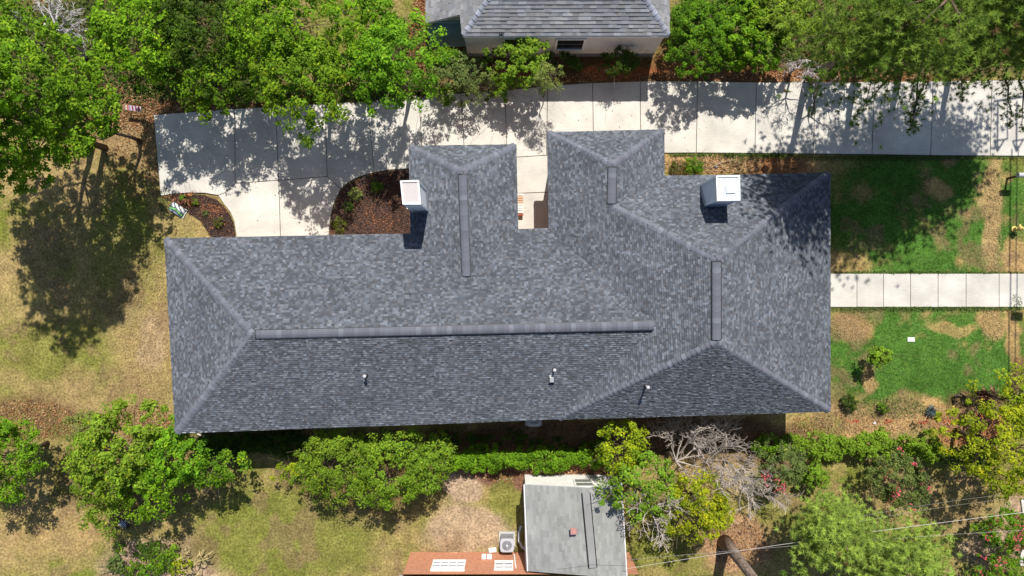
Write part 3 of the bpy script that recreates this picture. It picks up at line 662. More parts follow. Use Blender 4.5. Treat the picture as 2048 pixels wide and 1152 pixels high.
# ------------------------------------------------------------------ air conditioners
def ac_unit(loc, s, h, label):
    r = empty('air_conditioner', loc, label, 'air conditioner'); c = Vector(loc)
    m = MB(); m.box(c + Vector((0, 0, 0.03)), (s + 0.2, s + 0.2, 0.08), 0, (0.4, 0.4, 0.38)); m.build('pad', M_conc, r)
    m = MB(); m.box(c + Vector((0, 0, 0.07 + h / 2)), (s, s, h), 0, (0.22, 0.23, 0.26)); m.build('casing', M_paint, r)
    # top frame with round opening
    m = MB(); n = 24; z = h + 0.10; R = s * 0.38; vs = []; hs = s / 2 + 0.02
    for k in range(n):
        t = 2 * math.pi * k / n; cx, cy = math.cos(t), math.sin(t); q = max(abs(cx), abs(cy)); f = min(hs / q, hs * 1.28)
        vs.append((c.x + cx * f, c.y + cy * f, c.z + z))
    for k in range(n):
        t = 2 * math.pi * k / n; vs.append((c.x + R * math.cos(t), c.y + R * math.sin(t), c.z + z + 0.01))
    for k in range(n): vs.append((vs[k][0], vs[k][1], c.z + z - 0.06))
    m.quadgrid([(k, (k + 1) % n, n + (k + 1) % n, n + k) for k in range(n)] + [(2 * n + k, 2 * n + (k + 1) % n, (k + 1) % n, k) for k in range(n)], vs, (0.40, 0.41, 0.45)); m.build('top_frame', M_paint, r)
    m = MB(); m.lathe(c + Vector((0, 0, z - 0.1)), [(R, 0), (R * 0.2, 0.0)], n, (0.06, 0.06, 0.07))
    m.build('fan_well', M_plastic, r)
    m = MB()
    for q in (0.3, 0.48, 0.66, 0.84, 1.0):
        m.tube([(c.x + R * q * math.cos(2 * math.pi * k / 20), c.y + R * q * math.sin(2 * math.pi * k / 20), c.z + z + 0.03 * (1 - q) + 0.01) for k in range(21)], 0.011, 4, (0.5, 0.52, 0.55), cap=False)
    for k in range(12): t = math.pi * 2 * k / 12; m.tube([(c.x, c.y, c.z + z + 0.045), (c.x + R * math.cos(t), c.y + R * math.sin(t), c.z + z + 0.01)], 0.009, 4, (0.5, 0.52, 0.55))
    m.lathe(c + Vector((0, 0, z + 0.02)), [(R * 0.22, 0), (R * 0.2, 0.03), (R * 0.05, 0.04)], 14, (0.72, 0.73, 0.75)); m.build('fan_guard', M_metal, r)
ac_unit(P(1014, 1092, 0.85) * Vector((1, 1, 0)) if False else (P(1014, 1091, 0.85).x, P(1014, 1091, 0.85).y, 0), 0.66, 0.75, 'square grey air conditioner with round fan guard beside the orange brick wall')
ac_unit((P(1068, 839, 0.7).x, P(1068, 839, 0.7).y, 0), 0.68, 0.65, 'grey air conditioner mostly hidden under the south eave of the long house')
m = MB(); m.tube([P(1027, 1093, .5), P(1032, 1095, .5), P(1033, 1104, .4)], 0.03, 6, (0.05, 0.04, 0.04)); tag(m.build('refrigerant_pipe', M_plastic), 'short black pipe running from the air conditioner to the brick wall', 'pipe')
m = MB(); m.box(P(985, 1100, 0.15), (0.36, 0.2, 0.2), 0.08, (0.72, 0.68, 0.62)); m.box(P(985, 1100, 0.27), (0.40, 0.23, 0.04), 0.08, (0.78, 0.76, 0.7)); tag(m.build('planter_box', M_paint), 'small off-white planter box on the dirt beside the air conditioner', 'box')
m = MB()
for i in range(3): m.box(P(893 + i * 6, 1107 + (i % 2) * 2, 0.06 + i * 0.03), (0.5, 0.09, 0.05), 0.05 * i, ((0.6, 0.55, 0.42), (0.4, 0.45, 0.35), (0.55, 0.35, 0.2))[i])
tag(m.build('scrap_lumber', M_paint), 'small pile of pale scrap boards lying against the orange brick wall', 'lumber')

# ------------------------------------------------------------------ vegetation
def leaf_faces(C, Nrm, size, rng, aspect=0.62):
    """rhombic leaves, centre C, normal N"""
    n = len(C); t = rng.normal(size=(n, 3)); t -= (t * Nrm).sum(1, keepdims=True) * Nrm; t /= np.linalg.norm(t, axis=1, keepdims=True) + 1e-9
    b = np.cross(Nrm, t); s = size[:, None] if hasattr(size, '__len__') else size
    fold = Nrm * s * 0.12
    V = np.stack([C - t * s * 0.5, C + b * s * aspect * 0.5 + t * s * 0.05 + fold, C + t * s * 0.55, C - b * s * aspect * 0.5 + t * s * 0.05 + fold], 1)
    return V.reshape(-1, 3)
PAL = {
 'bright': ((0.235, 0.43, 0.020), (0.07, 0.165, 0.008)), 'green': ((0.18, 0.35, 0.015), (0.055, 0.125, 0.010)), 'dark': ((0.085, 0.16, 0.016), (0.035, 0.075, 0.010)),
 'yellow': ((0.43, 0.50, 0.020), (0.14, 0.22, 0.010)), 'grey': ((0.20, 0.285, 0.075), (0.075, 0.125, 0.03)), 'pale': ((0.30, 0.34, 0.09), (0.16, 0.21, 0.05)), 'lime': ((0.27, 0.44, 0.035), (0.11, 0.19, 0.014)),
 'olive': ((0.15, 0.18, 0.03), (0.07, 0.09, 0.015)), 'pine': ((0.23, 0.34, 0.045), (0.075, 0.14, 0.018)), 'pinepale': ((0.40, 0.55, 0.09), (0.12, 0.18, 0.035)), 'red': ((0.22, 0.06, 0.03), (0.30, 0.14, 0.06)),  # second pine palette has paler, yellower needles
}
def crown_points(c, r, rng, dens=8.0, lobes=5, bottom=-0.35):
    """clump centres spread through an uneven crown"""
    rx, ry, rz = r; area = math.pi * rx * ry; n = max(6, int(dens * area * 2.4))
    L = rng.normal(size=(lobes, 3)); L[:, 2] *= 0.4; L /= np.linalg.norm(L, axis=1, keepdims=True); amp = rng.uniform(0.10, 0.42, lobes)
    d = rng.normal(size=(n * 3, 3)); d /= np.linalg.norm(d, axis=1, keepdims=True); d = d[d[:, 2] > bottom][:n]
    f = np.ones(len(d)) * 0.98
    for l, a in zip(L, amp): f += a * np.clip((d @ l - 0.45) / 0.55, 0, 1)
    f -= 0.22 * (np.sin(d[:, 0] * 7 + L[0, 0] * 9) * np.sin(d[:, 1] * 8 + L[0, 1] * 9) > 0.35)
    rad = f * rng.uniform(0.25, 1.0, len(d)) ** 0.45
    return np.array(c) + d * np.array(r) * rad[:, None], rad
def crown_mesh(c, r, pal, seed, leaf=0.13, dens=8.0, per=46, clump=0.30, flowers=0, fdir=None, upb=1.0, aspect=0.62):
    rng = np.random.RandomState(seed); pts, rad = crown_points(c, r, rng, dens)
    hi, lo = np.array(PAL[pal][0]), np.array(PAL[pal][1]); n = len(pts)
    cr = clump * rng.uniform(0.5, 1.45, n); lsz = rng.uniform(0.75, 1.3, n); hue = rng.uniform(0.94, 1.06, 3)
    ci = np.repeat(np.arange(n), per)
    off = rng.normal(size=(len(ci), 3)); off /= np.linalg.norm(off, axis=1, keepdims=True); off *= (rng.uniform(0, 1, len(ci)) ** 0.45)[:, None]
    off[:, 2] *= 0.65
    C = pts[ci] + off * cr[ci][:, None]
    out = (C - np.array(c)) / np.array(r); out /= np.linalg.norm(out, axis=1, keepdims=True) + 1e-6
    Nn = off * 0.7 + out * 0.35 + np.array((0, 0, upb)) + rng.normal(size=C.shape) * 0.45; Nn /= np.linalg.norm(Nn, axis=1, keepdims=True)
    keep = C[:, 2] > 0.06
    C = C[keep]; Nn = Nn[keep]; ci = ci[keep]
    sz = leaf * rng.uniform(0.6, 1.35, len(C)) * lsz[ci]
    V = leaf_faces(C, Nn, sz, rng, aspect)
    mixc = np.clip(rng.uniform(0, 1, n)[ci] * 0.7 + rng.uniform(-0.15, 0.45, len(C)), 0, 1)[:, None]
    col = hi * mixc + lo * (1 - mixc); col *= rng.uniform(0.8, 1.25, (len(C), 1)) * hue[None, :]
    yel = rng.uniform(0, 1, len(C)) < 0.05; col[yel] = col[yel] * np.array((1.9, 1.35, 1.0))
    me = np_mesh('crown', V, 4, col, M_leaf); fl = None
    if flowers:
        k = rng.choice(n, min(n, flowers), replace=False) if fdir is None else np.argsort(-((pts - np.array(c)) @ np.array(fdir)) + rng.uniform(0, 0.9, n))[:flowers]
        fi = np.repeat(k, 14); FC = pts[fi] + rng.normal(size=(len(fi), 3)) * 0.085 * rng.uniform(0.5, 1.5, len(fi))[:, None] + np.array((0, 0, 0.28))
        FN_ = rng.normal(size=FC.shape) + np.array((0, 0, 1.0)); FN_ /= np.linalg.norm(FN_, axis=1, keepdims=True)
        FV = leaf_faces(FC, FN_, 0.085 * rng.uniform(0.7, 1.3, len(FC)), rng, 0.9)
        fc = np.array((0.70, 0.10, 0.15)) * rng.uniform(0.75, 1.3, (len(FC), 1)) + rng.uniform(0, 0.06, (len(FC), 1)); fl = np_mesh('blossom', FV, 4, fc, M_leaf)
    return me, pts, fl
def branches(m, p, d, L, r, depth, rng, spread=0.6, up=0.1, nseg=3, col=(0.1, 0.075, 0.055), kids=(2, 4), shrink=0.68, minr=0.006):
    pts = [Vector(p)]; rad = [r]; dd = Vector(d).normalized()
    for i in range(nseg):
        dd = (dd + Vector(rng.normal(size=3)) * 0.16 + Vector((0, 0, up * 0.3))).normalized(); pts.append(pts[-1] + dd * L / nseg); rad.append(max(minr, r * (1 - 0.5 * (i + 1) / nseg)))
    v = rng.uniform(0.8, 1.2); m.tube(pts, rad, 5 if r > 0.03 else 3, tuple(c * v for c in col), cap=False)
    if depth <= 0: return
    k = rng.randint(kids[0], kids[1] + 1)
    for i in range(k):
        j = rng.randint(1, nseg + 1) if i else nseg
        nd = (dd + Vector(rng.normal(size=3)) * spread + Vector((0, 0, up))).normalized()
        branches(m, pts[j], nd, L * rng.uniform(shrink * 0.75, shrink * 1.15), rad[j] * 0.72, depth - 1, rng, spread, up, nseg, col, kids, shrink, minr)
def trunk_parts(root, base, c, r, pts, seed, rad, col=(0.12, 0.09, 0.065)):
    rng = np.random.RandomState(seed + 500); m = MB(); top = Vector(c) + Vector((0, 0, r[2] * 0.3)); base = Vector(base)
    P_ = [base]; R_ = [rad * 1.25]
    for i in range(1, 6):
        t = i / 5; P_.append(base.lerp(top, t) + Vector((rng.normal() * 0.06, rng.normal() * 0.06, 0))); R_.append(rad * (1 - 0.75 * t))
    m.tube(P_, R_, 9, col); m.build('trunk', M_bark, root, smooth=True)
    m = MB(); idx = rng.choice(len(pts), min(len(pts), 16), replace=False)
    for i in idx:
        e = Vector(pts[i]); s = P_[rng.randint(2, 5)]
        if e.z < s.z: s = P_[2]
        mid = s.lerp(e, 0.5) + Vector(rng.normal(size=3)) * 0.15
        m.tube([s, mid, e], [rad * 0.28, rad * 0.14, 0.01], 5, col, cap=False)
        for _ in range(3): q = e + Vector(rng.normal(size=3)) * 0.4; m.tube([mid, q], [rad * 0.12, 0.008], 3, col, cap=False)
    m.build('limbs', M_bark, root)
SEED = [100]
def tree(px, py, zc, r, pal, label, cat='tree', group=None, leaf=0.12, dens=8.0, per=40, clump=0.27, name='broadleaf_tree', flowers=0, fdir=None, rad=None, base=None, aspect=0.62, upb=1.0, bushy=False):
    SEED[0] += 1; c = P(px, py, zc); rr3 = r if hasattr(r, '__len__') else (r, r, r * 0.72)
    b = base or (c.x, c.y, 0); root = empty(name, b, label, cat, group)
    me, pts, fl = crown_mesh(tuple(c), rr3, pal, SEED[0], leaf, dens, per, clump, flowers, fdir, upb, aspect); link('crown', me, root)
    if fl: link('blossom', fl, root)
    trunk_parts(root, b, c, rr3, pts, SEED[0], rad or (0.05 + 0.035 * rr3[0]))
    return root
def shrub(px, py, zc, r, pal, label, cat='shrub', **k):
    k.setdefault('name', 'shrub'); k.setdefault('rad', 0.035); k.setdefault('dens', 14); k.setdefault('per', 40); k.setdefault('clump', 0.18); k.setdefault('leaf', 0.10)
    return tree(px, py, zc, r, pal, label, cat, **k)

GN = 'broadleaf trees along the top of the driveway'
tree(-5, 225, 6.6, (3.5, 3.1, 2.6), 'bright', 'largest leafy tree at the left edge, casting the big shadow on the dry lawn', dens=9, leaf=0.135)
tree(-125, 180, 10.5, (2.8, 2.6, 2.4), 'bright', 'tall leafy tree reaching out past the left edge of the photo', leaf=0.14)
tree(160, 235, 5.0, (1.5, 1.5, 1.2), 'green', 'small leafy tree overhanging the dry lawn left of the striped flag sign', leaf=0.125)
tree(5, 50, 4.4, 1.2, 'green', 'leafy tree in the top left corner, left of the bleached dead tree')
tree(290, 75, 5.0, (2.1, 2.1, 1.7), 'bright', 'leafy tree right of the bleached dead tree at the top edge', group=GN, leaf=0.125)
tree(388, 50, 4.6, (1.9, 2.0, 1.5), 'dark', 'dark green tree at the top edge between two brighter crowns', group=GN)
tree(425, 160, 4.0, (1.4, 1.3, 1.2), 'green', 'mid green tree just above the left end of the driveway', group=GN)
tree(325, 160, 2.4, (1.3, 0.7, 0.9), 'dark', 'dark low tree over leaf litter right of the striped flag sign', group=GN, leaf=0.12)
tree(565, 55, 5.6, (2.2, 2.0, 1.6), 'bright', 'leafy tree at the top edge left of the sunny grass gap', group=GN, leaf=0.125)
tree(604, 158, 5.4, (2.0, 1.8, 1.6), 'bright', 'leafy tree hanging over the driveway, its lowest leaves nearest the concrete', group=GN, leaf=0.125)
tree(748, 40, 3.8, (1.3, 1.6, 1.2), 'bright', 'leafy tree right of the sunny grass gap at the top edge', group=GN)
tree(785, 126, 5.3, (1.9, 1.7, 1.5), 'bright', 'round leafy tree left of the neighbouring house above the driveway', group=GN, leaf=0.125)
tree(690, 135, 4.4, (1.1, 1.1, 1.0), 'green', 'smaller leafy tree between two round crowns below the sunny grass gap', group=GN)
tree(500, 110, 4.0, (1.3, 1.5, 1.2), 'green', 'leafy tree between the dark crown and the tree over the driveway', group=GN)
shrub(915, 150, 1.6, (1.35, 0.95, 1.1), 'grey', 'grey green bushy shrub in front of the white house corner', leaf=0.09, per=34)
shrub(895, 120, 1.7, (0.7, 0.6, 0.8), 'green', 'fresh green shrub between the teal awning and the grey green shrub')
shrub(1045, 125, 2.4, (1.15, 1.05, 1.1), 'lime', 'yellow green shrub tree under the small window of the white house', leaf=0.12)
shrub(1092, 160, 3.0, (0.75, 0.65, 0.7), 'pale', 'pale feathery shrub leaning over the driveway right of the yellow green one', leaf=0.08, aspect=0.35)
shrub(982, 172, 1.3, (0.8, 0.5, 0.8), 'grey', 'thin twiggy grey shrub at the driveway edge left of the yellow green one', dens=9, leaf=0.09)
shrub(895, 196, 1.0, (0.35, 0.4, 0.5), 'green', 'small green sprig hanging over the driveway edge below the grey green shrub', dens=14)
shrub(1010, 178, 1.6, (0.5, 0.6, 0.6), 'lime', 'lime green shoots at the driveway edge below the yellow green shrub')
shrub(1130, 122, 0.9, (0.9, 0.5, 0.6), 'dark', 'dark sparse shrub in shade under the larger window of the white house', dens=8)
shrub(1245, 122, 1.4, (0.72, 0.65, 0.7), 'dark', 'round dark green shrub alone against the white wall', leaf=0.08, dens=22)
shrub(1395, 75, 2.6, (1.5, 1.6, 1.4), 'green', 'feathery green tree right of the white house corner', 'tree', name='broadleaf_tree', leaf=0.12, aspect=0.4)
shrub(1490, 85, 2.4, (1.5, 1.4, 1.2), 'bright', 'bright green tree between the feathery tree and the pines', 'tree', name='broadleaf_tree', leaf=0.13)
shrub(1560, 45, 3.0, (1.4, 1.3, 1.1), 'lime', 'light green tree at the top edge left of the pines', 'tree', name='broadleaf_tree', leaf=0.12)
shrub(1700, 120, 1.6, (1.2, 0.8, 0.9), 'lime', 'light green undergrowth below the bare pine branches at the driveway edge', leaf=0.11)
shrub(1450, 18, 2.0, (2.2, 0.9, 1.0), 'green', 'leafy thicket at the top edge behind the feathery tree', leaf=0.12)
# below the house
tree(10, 915, 3.0, (1.9, 1.9, 1.5), 'bright', 'leafy tree at the left edge below the dry lawn')
tree(232, 915, 3.6, (2.2, 1.9, 1.6), 'lime', 'broad leafy tree left of centre in the lower left clump', leaf=0.14)
tree(165, 850, 2.2, (0.75, 0.8, 0.8), 'pale', 'small pale green tree topping the lower left clump', leaf=0.10)
tree(345, 905, 3.2, (1.6, 1.4, 1.3), 'bright', 'leafy tree just below left of the roof corner')
tree(430, 940, 2.7, (1.2, 0.75, 0.9), 'green', 'rightmost pointed tree of the lower left clump', leaf=0.12)
tree(215, 1015, 2.6, (1.2, 1.1, 1.0), 'lime', 'yellowish low tree above the patterned garden chair', leaf=0.11, dens=6)
tree(300, 975, 3.0, (1.5, 1.2, 1.1), 'bright', 'leafy tree above right of the patterned garden chair')
GS = 'large shrubs below the south eave'
shrub(665, 920, 2.6, (1.9, 1.6, 1.3), 'lime', 'left one of the large shrubs below the long eave', group=GS, leaf=0.11, dens=10, clump=0.26, aspect=0.45)
shrub(775, 945, 2.7, (1.8, 1.7, 1.3), 'lime', 'middle one of the large shrubs below the long eave, with arching stems', group=GS, leaf=0.11, dens=10, clump=0.26, aspect=0.45)
shrub(855, 925, 2.4, (1.1, 1.4, 1.1), 'lime', 'right one of the large shrubs below the long eave', group=GS, leaf=0.11, dens=10, clump=0.24, aspect=0.45)
shrub(575, 940, 1.2, (0.6, 0.4, 0.4), 'yellow', 'small yellowish shoots left of the large shrubs below the long eave', dens=9)
tree(1246, 895, 2.8, (0.95, 1.3, 1.1), 'yellow', 'yellow green tree between hedge and dead tree, nearest the eave', leaf=0.12)
tree(1275, 975, 3.6, (1.8, 1.35, 1.3), 'lime', 'yellow green tree overhanging the grey roof of the lower wing', leaf=0.12, dens=4.2)
tree(1400, 1012, 3.2, (1.45, 1.15, 1.1), 'yellow', 'brightest yellow tree below the bleached dead branches', leaf=0.12, dens=9)
shrub(1568, 930, 1.9, (1.15, 1.1, 1.0), 'grey', 'grey green crape myrtle with pink blossoms at its lower left', 'tree', name='crape_myrtle', leaf=0.08, flowers=12, fdir=(-0.75, -0.9, -0.1), group='crape myrtles')
shrub(1630, 950, 0.95, (0.52, 0.55, 0.8), 'lime', 'round clipped yellow green shrub beside the grey green crape myrtle', leaf=0.06, dens=60, per=60, clump=0.10)
shrub(1795, 955, 2.0, (1.45, 1.25, 1.1), 'grey', 'crape myrtle with scattered pink blossoms below the long hedge', 'tree', name='crape_myrtle', leaf=0.09, flowers=13, group='crape myrtles')
tree(2018, 895, 3.9, (2.1, 2.1, 1.6), 'yellow', 'large yellow green tree at the right edge', leaf=0.12, dens=7)
tree(2045, 800, 2.8, (1.0, 1.2, 1.0), 'yellow', 'small yellow green tree at the right edge beside the red leaved yucca', leaf=0.11)
shrub(2012, 1062, 1.9, (1.4, 1.05, 1.0), 'green', 'pink flowering crape myrtle at the right edge under the white cable', 'tree', name='crape_myrtle', leaf=0.09, flowers=20, group='crape myrtles')
shrub(2005, 1142, 1.7, (1.3, 0.8, 0.9), 'green', 'pink flowering crape myrtle in the bottom right corner', 'tree', name='crape_myrtle', leaf=0.09, flowers=20, group='crape myrtles')

# hedges
def hedge(pxs, half, h, pal, label, seed, leaf=0.11, dens=40, fsh=1.0):
    rng = np.random.RandomState(seed); a = [P(px, py, 0) for px, py in pxs]
    root = empty('hedge', a[0], label, 'hedge'); pts = []; tot = 0
    for i in range(len(a) - 1):
        L = (a[i + 1] - a[i]).length; n = int(L * dens * half * 1.6)
        t = rng.uniform(0, 1, n); d = (a[i + 1] - a[i]).normalized(); s = Vector((-d.y, d.x, 0))
        for k in range(n):
            q = a[i] + d * (t[k] * L); ph = (q.x * 1.4) % 1.9; w = half * (0.8 + 0.28 * math.sin(q.x * 2.1 + seed) + 0.15 * math.sin(q.x * 5.3))
            v = rng.uniform(-1, 1); zz = h * (0.85 + 0.2 * math.sin(q.x * 2.6 + seed * 2)) * math.sqrt(max(0.02, 1 - v * v * 0.85)) * rng.uniform(0.45, 1.0) ** 0.6
            pts.append((q.x + s.x * v * w, q.y + s.y * v * w, max(0.12, zz)))
    pts = np.array(pts); per = 42; ci = np.repeat(np.arange(len(pts)), per)
    off = rng.normal(size=(len(ci), 3)); off /= np.linalg.norm(off, axis=1, keepdims=True); off *= (rng.uniform(0, 1, len(ci)) ** 0.4)[:, None]
    C = pts[ci] + off * 0.18 * rng.uniform(0.6, 1.3, len(pts))[ci][:, None]; Nn = off * 0.8 + np.array((0, 0, 1.0)) + rng.normal(size=C.shape) * 0.4; Nn /= np.linalg.norm(Nn, axis=1, keepdims=True)
    C[:, 2] = np.maximum(C[:, 2], 0.04)
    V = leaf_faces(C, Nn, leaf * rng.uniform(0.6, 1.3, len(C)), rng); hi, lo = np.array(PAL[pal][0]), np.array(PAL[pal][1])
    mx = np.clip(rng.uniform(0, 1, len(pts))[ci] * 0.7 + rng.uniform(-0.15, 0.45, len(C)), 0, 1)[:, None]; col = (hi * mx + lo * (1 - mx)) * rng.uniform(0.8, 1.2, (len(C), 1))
    link('foliage', np_mesh('foliage', V, 4, col, M_leaf), root)
    m = MB()
    for i in range(len(a) - 1):
        L = (a[i + 1] - a[i]).length; n = int(L / 0.5)
        for k in range(n):
            q = a[i].lerp(a[i + 1], (k + 0.5) / n); m.tube([q, q + Vector((rng.normal() * 0.1, rng.normal() * 0.1, h * 0.75))], [0.03, 0.012], 5, (0.12, 0.09, 0.06), cap=False)
    m.build('stems', M_bark, root)
hedge([(900, 918), (1000, 912), (1100, 914), (1215, 905)], 0.7, 1.3, 'bright', 'irregular bright hedge above the grey roofed wing', 61)
hedge([(1560, 888), (1700, 888), (1862, 890)], 0.78, 1.35, 'lime', 'long clipped lime green hedge below the straw covered strip', 62)
hedge([(1868, 906), (1975, 912)], 0.5, 0.9, 'dark', 'short dark green hedge right of the long clipped one', 63)
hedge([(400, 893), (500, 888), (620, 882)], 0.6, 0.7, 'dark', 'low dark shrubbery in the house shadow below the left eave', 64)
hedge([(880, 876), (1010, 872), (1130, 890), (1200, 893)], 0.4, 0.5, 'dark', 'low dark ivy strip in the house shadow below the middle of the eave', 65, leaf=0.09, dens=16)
hedge([(560, 192), (760, 186), (860, 176)], 0.35, 0.8, 'dark', 'dark underbrush along the top driveway edge under the trees', 66, dens=16)
hedge([(1500, 885), (1560, 888)], 0.5, 1.1, 'bright', 'short bright hedge piece between the dead branches and the crape myrtle', 67)

# pines: bursts of needles at the ends of drooping branches
def needles(pts, rng, pal, length=0.26, per=20, width=0.017):
    n = len(pts); ci = np.repeat(np.arange(n), per); d = rng.normal(size=(len(ci), 3)); d[:, 2] = d[:, 2] * 0.7 + 0.25; d /= np.linalg.norm(d, axis=1, keepdims=True)
    L = length * rng.uniform(0.6, 1.2, len(ci))[:, None]; C = pts[ci]; s = np.cross(d, np.array((0.1, 0.2, 1.0))); s /= np.linalg.norm(s, axis=1, keepdims=True)
    V = np.stack([C - s * width, C + s * width, C + d * L], 1).reshape(-1, 3)
    hi, lo = np.array(PAL[pal][0]), np.array(PAL[pal][1]); mx = np.clip(rng.uniform(0, 1, n)[ci] + rng.uniform(-0.2, 0.2, len(ci)), 0, 1)[:, None]
    col = (hi * mx + lo * (1 - mx)) * rng.uniform(0.8, 1.25, (len(ci), 1)); br = rng.uniform(0, 1, n)[ci] < 0.03; col[br] = np.array((0.16, 0.10, 0.04)); return V, col
def pine(basepx, zc, r, pal, label, hangs=(), rad=0.2, lean=(0, 0), dens=26, seed=0, nb=34, group=None, crown_off=(0, 0)):
    rng = np.random.RandomState(seed); b = P(*basepx, 0); root = empty('pine_tree', b, label, 'tree', group)
    c = Vector((b.x + lean[0], b.y + lean[1], zc)); m = MB(); Pn = []; Rn = []; top = c + Vector((0, 0, r[2] * 0.9))
    for i in range(9): t = i / 8; Pn.append(b.lerp(top, t) + Vector((rng.normal() * 0.05, rng.normal() * 0.05, 0)) * (i > 0)); Rn.append(rad * (1.3 if i == 0 else 1 - 0.85 * t))
    m.tube(Pn, Rn, 10, (0.26, 0.20, 0.165)); m.build('trunk', M_bark, root, smooth=True)
    lm = MB(); ends = []
    for i in range(nb):
        t = rng.uniform(0.0, 1.0); z = zc - r[2] * 0.8 + t * r[2] * 1.75; s = b.lerp(top, min(1, z / top.z)); az = rng.uniform(0, 2 * math.pi); w = (1 - t * 0.55) * rng.uniform(0.7, 1.05)
        e = s + Vector((math.cos(az) * r[0] * w, math.sin(az) * r[1] * w, rng.uniform(-0.5, 0.3))); mid = s.lerp(e, 0.55) + Vector((0, 0, 0.3))
        lm.tube([s, mid, e], [rad * 0.28, rad * 0.14, 0.012], 5, (0.15, 0.105, 0.08), cap=False)
        k = int(dens * w * 4.0)
        for _ in range(k):
            u = rng.uniform(0.3, 1.05); q = s.lerp(mid, u / 0.55) if u < 0.55 else mid.lerp(e, (u - 0.55) / 0.45)
            sp = 0.38 * r[0] / 3 * 1.6 * (1.25 - abs(u - 0.75)); ends.append(tuple(q + Vector((rng.normal() * sp, rng.normal() * sp, rng.normal() * 0.18))))
    V, col = needles(np.array(ends), rng, pal, 0.20, 24, 0.0125)
    link('crown', np_mesh('crown', V, 3, col, M_needle), root); lm.build('limbs', M_bark, root)
    for hp in hangs:      # hanging side branches: start px, end px, z
        (x0, y0), (x1, y1), z, wd, nn = hp; a = P(x0, y0, z + 0.4); e = P(x1, y1, z); bm = MB(); s = Pn[4]
        pts = [a.lerp(e, t) + Vector((rng.normal() * 0.05, rng.normal() * 0.05, 0.12 * math.sin(t * 3))) for t in (0, 0.25, 0.5, 0.75, 1)]
        bm.tube([s] + pts, [0.07, 0.05, 0.04, 0.03, 0.02, 0.01], 5, (0.12, 0.09, 0.07), cap=False); ends = []
        for _ in range(nn):
            t = rng.uniform(0.0, 1.0); q = a.lerp(e, t); w = wd * (0.35 + 0.65 * math.sin(min(1, t * 1.1) * math.pi)); q2 = q + Vector((rng.normal() * w * 0.5, rng.normal() * w * 0.3 - 0.05, rng.normal() * 0.12)); ends.append(tuple(q2)); 
            if rng.uniform() < 0.35: bm.tube([q, q2], [0.012, 0.006], 3, (0.1, 0.08, 0.06), cap=False)
        V, col = needles(np.array(ends), rng, 'pine', 0.13, 22, 0.010); o = bm.build('hanging_branch', M_bark, root); link('needles', np_mesh('needles', V, 3, col, M_needle), o)
GP = 'pines above the right end of the driveway'
pine((1618, 146), 10.3, (3.5, 3.0, 3.6), 'pine', 'pine standing nearest the bare branches at the driveway edge', seed=1, lean=(-1.2, -1.7), nb=64, dens=30, group=GP, hangs=[((1790, 140), (1700, 245), 4.8, 0.25, 28), ((1640, 150), (1620, 235), 3.6, 0.3, 42)])
pine((1716, 138), 9.8, (3.4, 3.0, 4.2), 'pine', 'middle pine whose long branch droops over the driveway', seed=2, nb=64, dens=30, group=GP, hangs=[((1835, 150), (1825, 265), 4.6, 0.75, 120), ((1850, 150), (1815, 250), 4.6, 0.45, 60)])
pine((1800, 128), 9.2, (3.3, 3.0, 3.8), 'pinepale', 'pine with paler needles near the top right corner', seed=3, nb=64, dens=30, group=GP, hangs=[((1915, 130), (1925, 200), 4.6, 0.5, 60)])
pine((1905, 110), 7.8, (3.0, 2.6, 3.0), 'pine', 'rightmost pine by the street, hanging over the triangle shadows', seed=4, nb=64, dens=30, group=GP, hangs=[((2010, 150), (2020, 250), 4.8, 0.5, 80), ((2040, 160), (2045, 260), 4.8, 0.3, 40)])
pine((1612, 1020), 4.4, (1.9, 1.5, 1.5), 'pinepale', 'pale pine crown right of the thick leaning trunk', seed=5, lean=(-0.8, 0.5), rad=0.14, nb=34, group='pines in the lower right')
pine((1690, 1020), 4.8, (2.5, 1.6, 1.6), 'pinepale', 'pale pine crown below the crape myrtle under the white cable', seed=6, lean=(-0.1, -0.9), rad=0.14, nb=36, group='pines in the lower right')
pine((1449, 1084), 11.5, (2.5, 2.4, 2.6), 'pine', 'tall pine whose thick bare trunk rises out of the bottom edge', seed=7, rad=0.31, nb=26, group='pines in the lower right')

# dead trees
def dead_tree(base, fork, dirs, L, label, seed, depth=5, rad=0.12, col=(0.42, 0.36, 0.33), up=0.0, spread=0.55, shrink=0.72):
    rng = np.random.RandomState(seed); root = empty('dead_tree', base, label, 'tree'); m = MB(); base = Vector(base); fork = Vector(fork)
    m.tube([base, base.lerp(fork, 0.5) + Vector((0.06, 0.05, 0)), fork], [rad * 1.3, rad, rad * 0.8], 8, tuple(c * 0.7 for c in col)); m.build('trunk', M_dead, root, smooth=True)
    for d in dirs:
        m = MB(); branches(m, fork, d[:3], L * (d[3] if len(d) > 3 else 1), rad * 0.55, depth, rng, spread, up, 3, col, (2, 4), shrink, 0.009); m.build('branch', M_dead, root)
f = P(1352, 922, 2.0)
dead_tree((f.x, f.y, 0), f, [(0.9, 0.6, 0.35, 1.3), (-0.5, 1.0, 0.4), (1.2, -0.1, 0.3, 1.3), (0.3, -0.9, 0.2, 0.9), (1.0, 0.2, 0.5, 1.5), (0.25, 1.0, 0.3, 1.0)], 1.0, 'bleached dead tree with spreading bare twigs beside the south eave', 71, depth=5, shrink=0.80, spread=0.45, rad=0.09, col=(0.38, 0.33, 0.29))
f = P(1470, 940, 1.8); dead_tree((f.x, f.y, 0), f, [(1.0, -0.3, 0.25, 1.0), (0.7, -0.8, 0.2, 1.1), (0.9, 0.5, 0.3, 0.9)], 0.95, 'smaller bleached dead tree reaching toward the crape myrtle', 72, depth=5, rad=0.06, col=(0.38, 0.33, 0.29), spread=0.45, shrink=0.78)
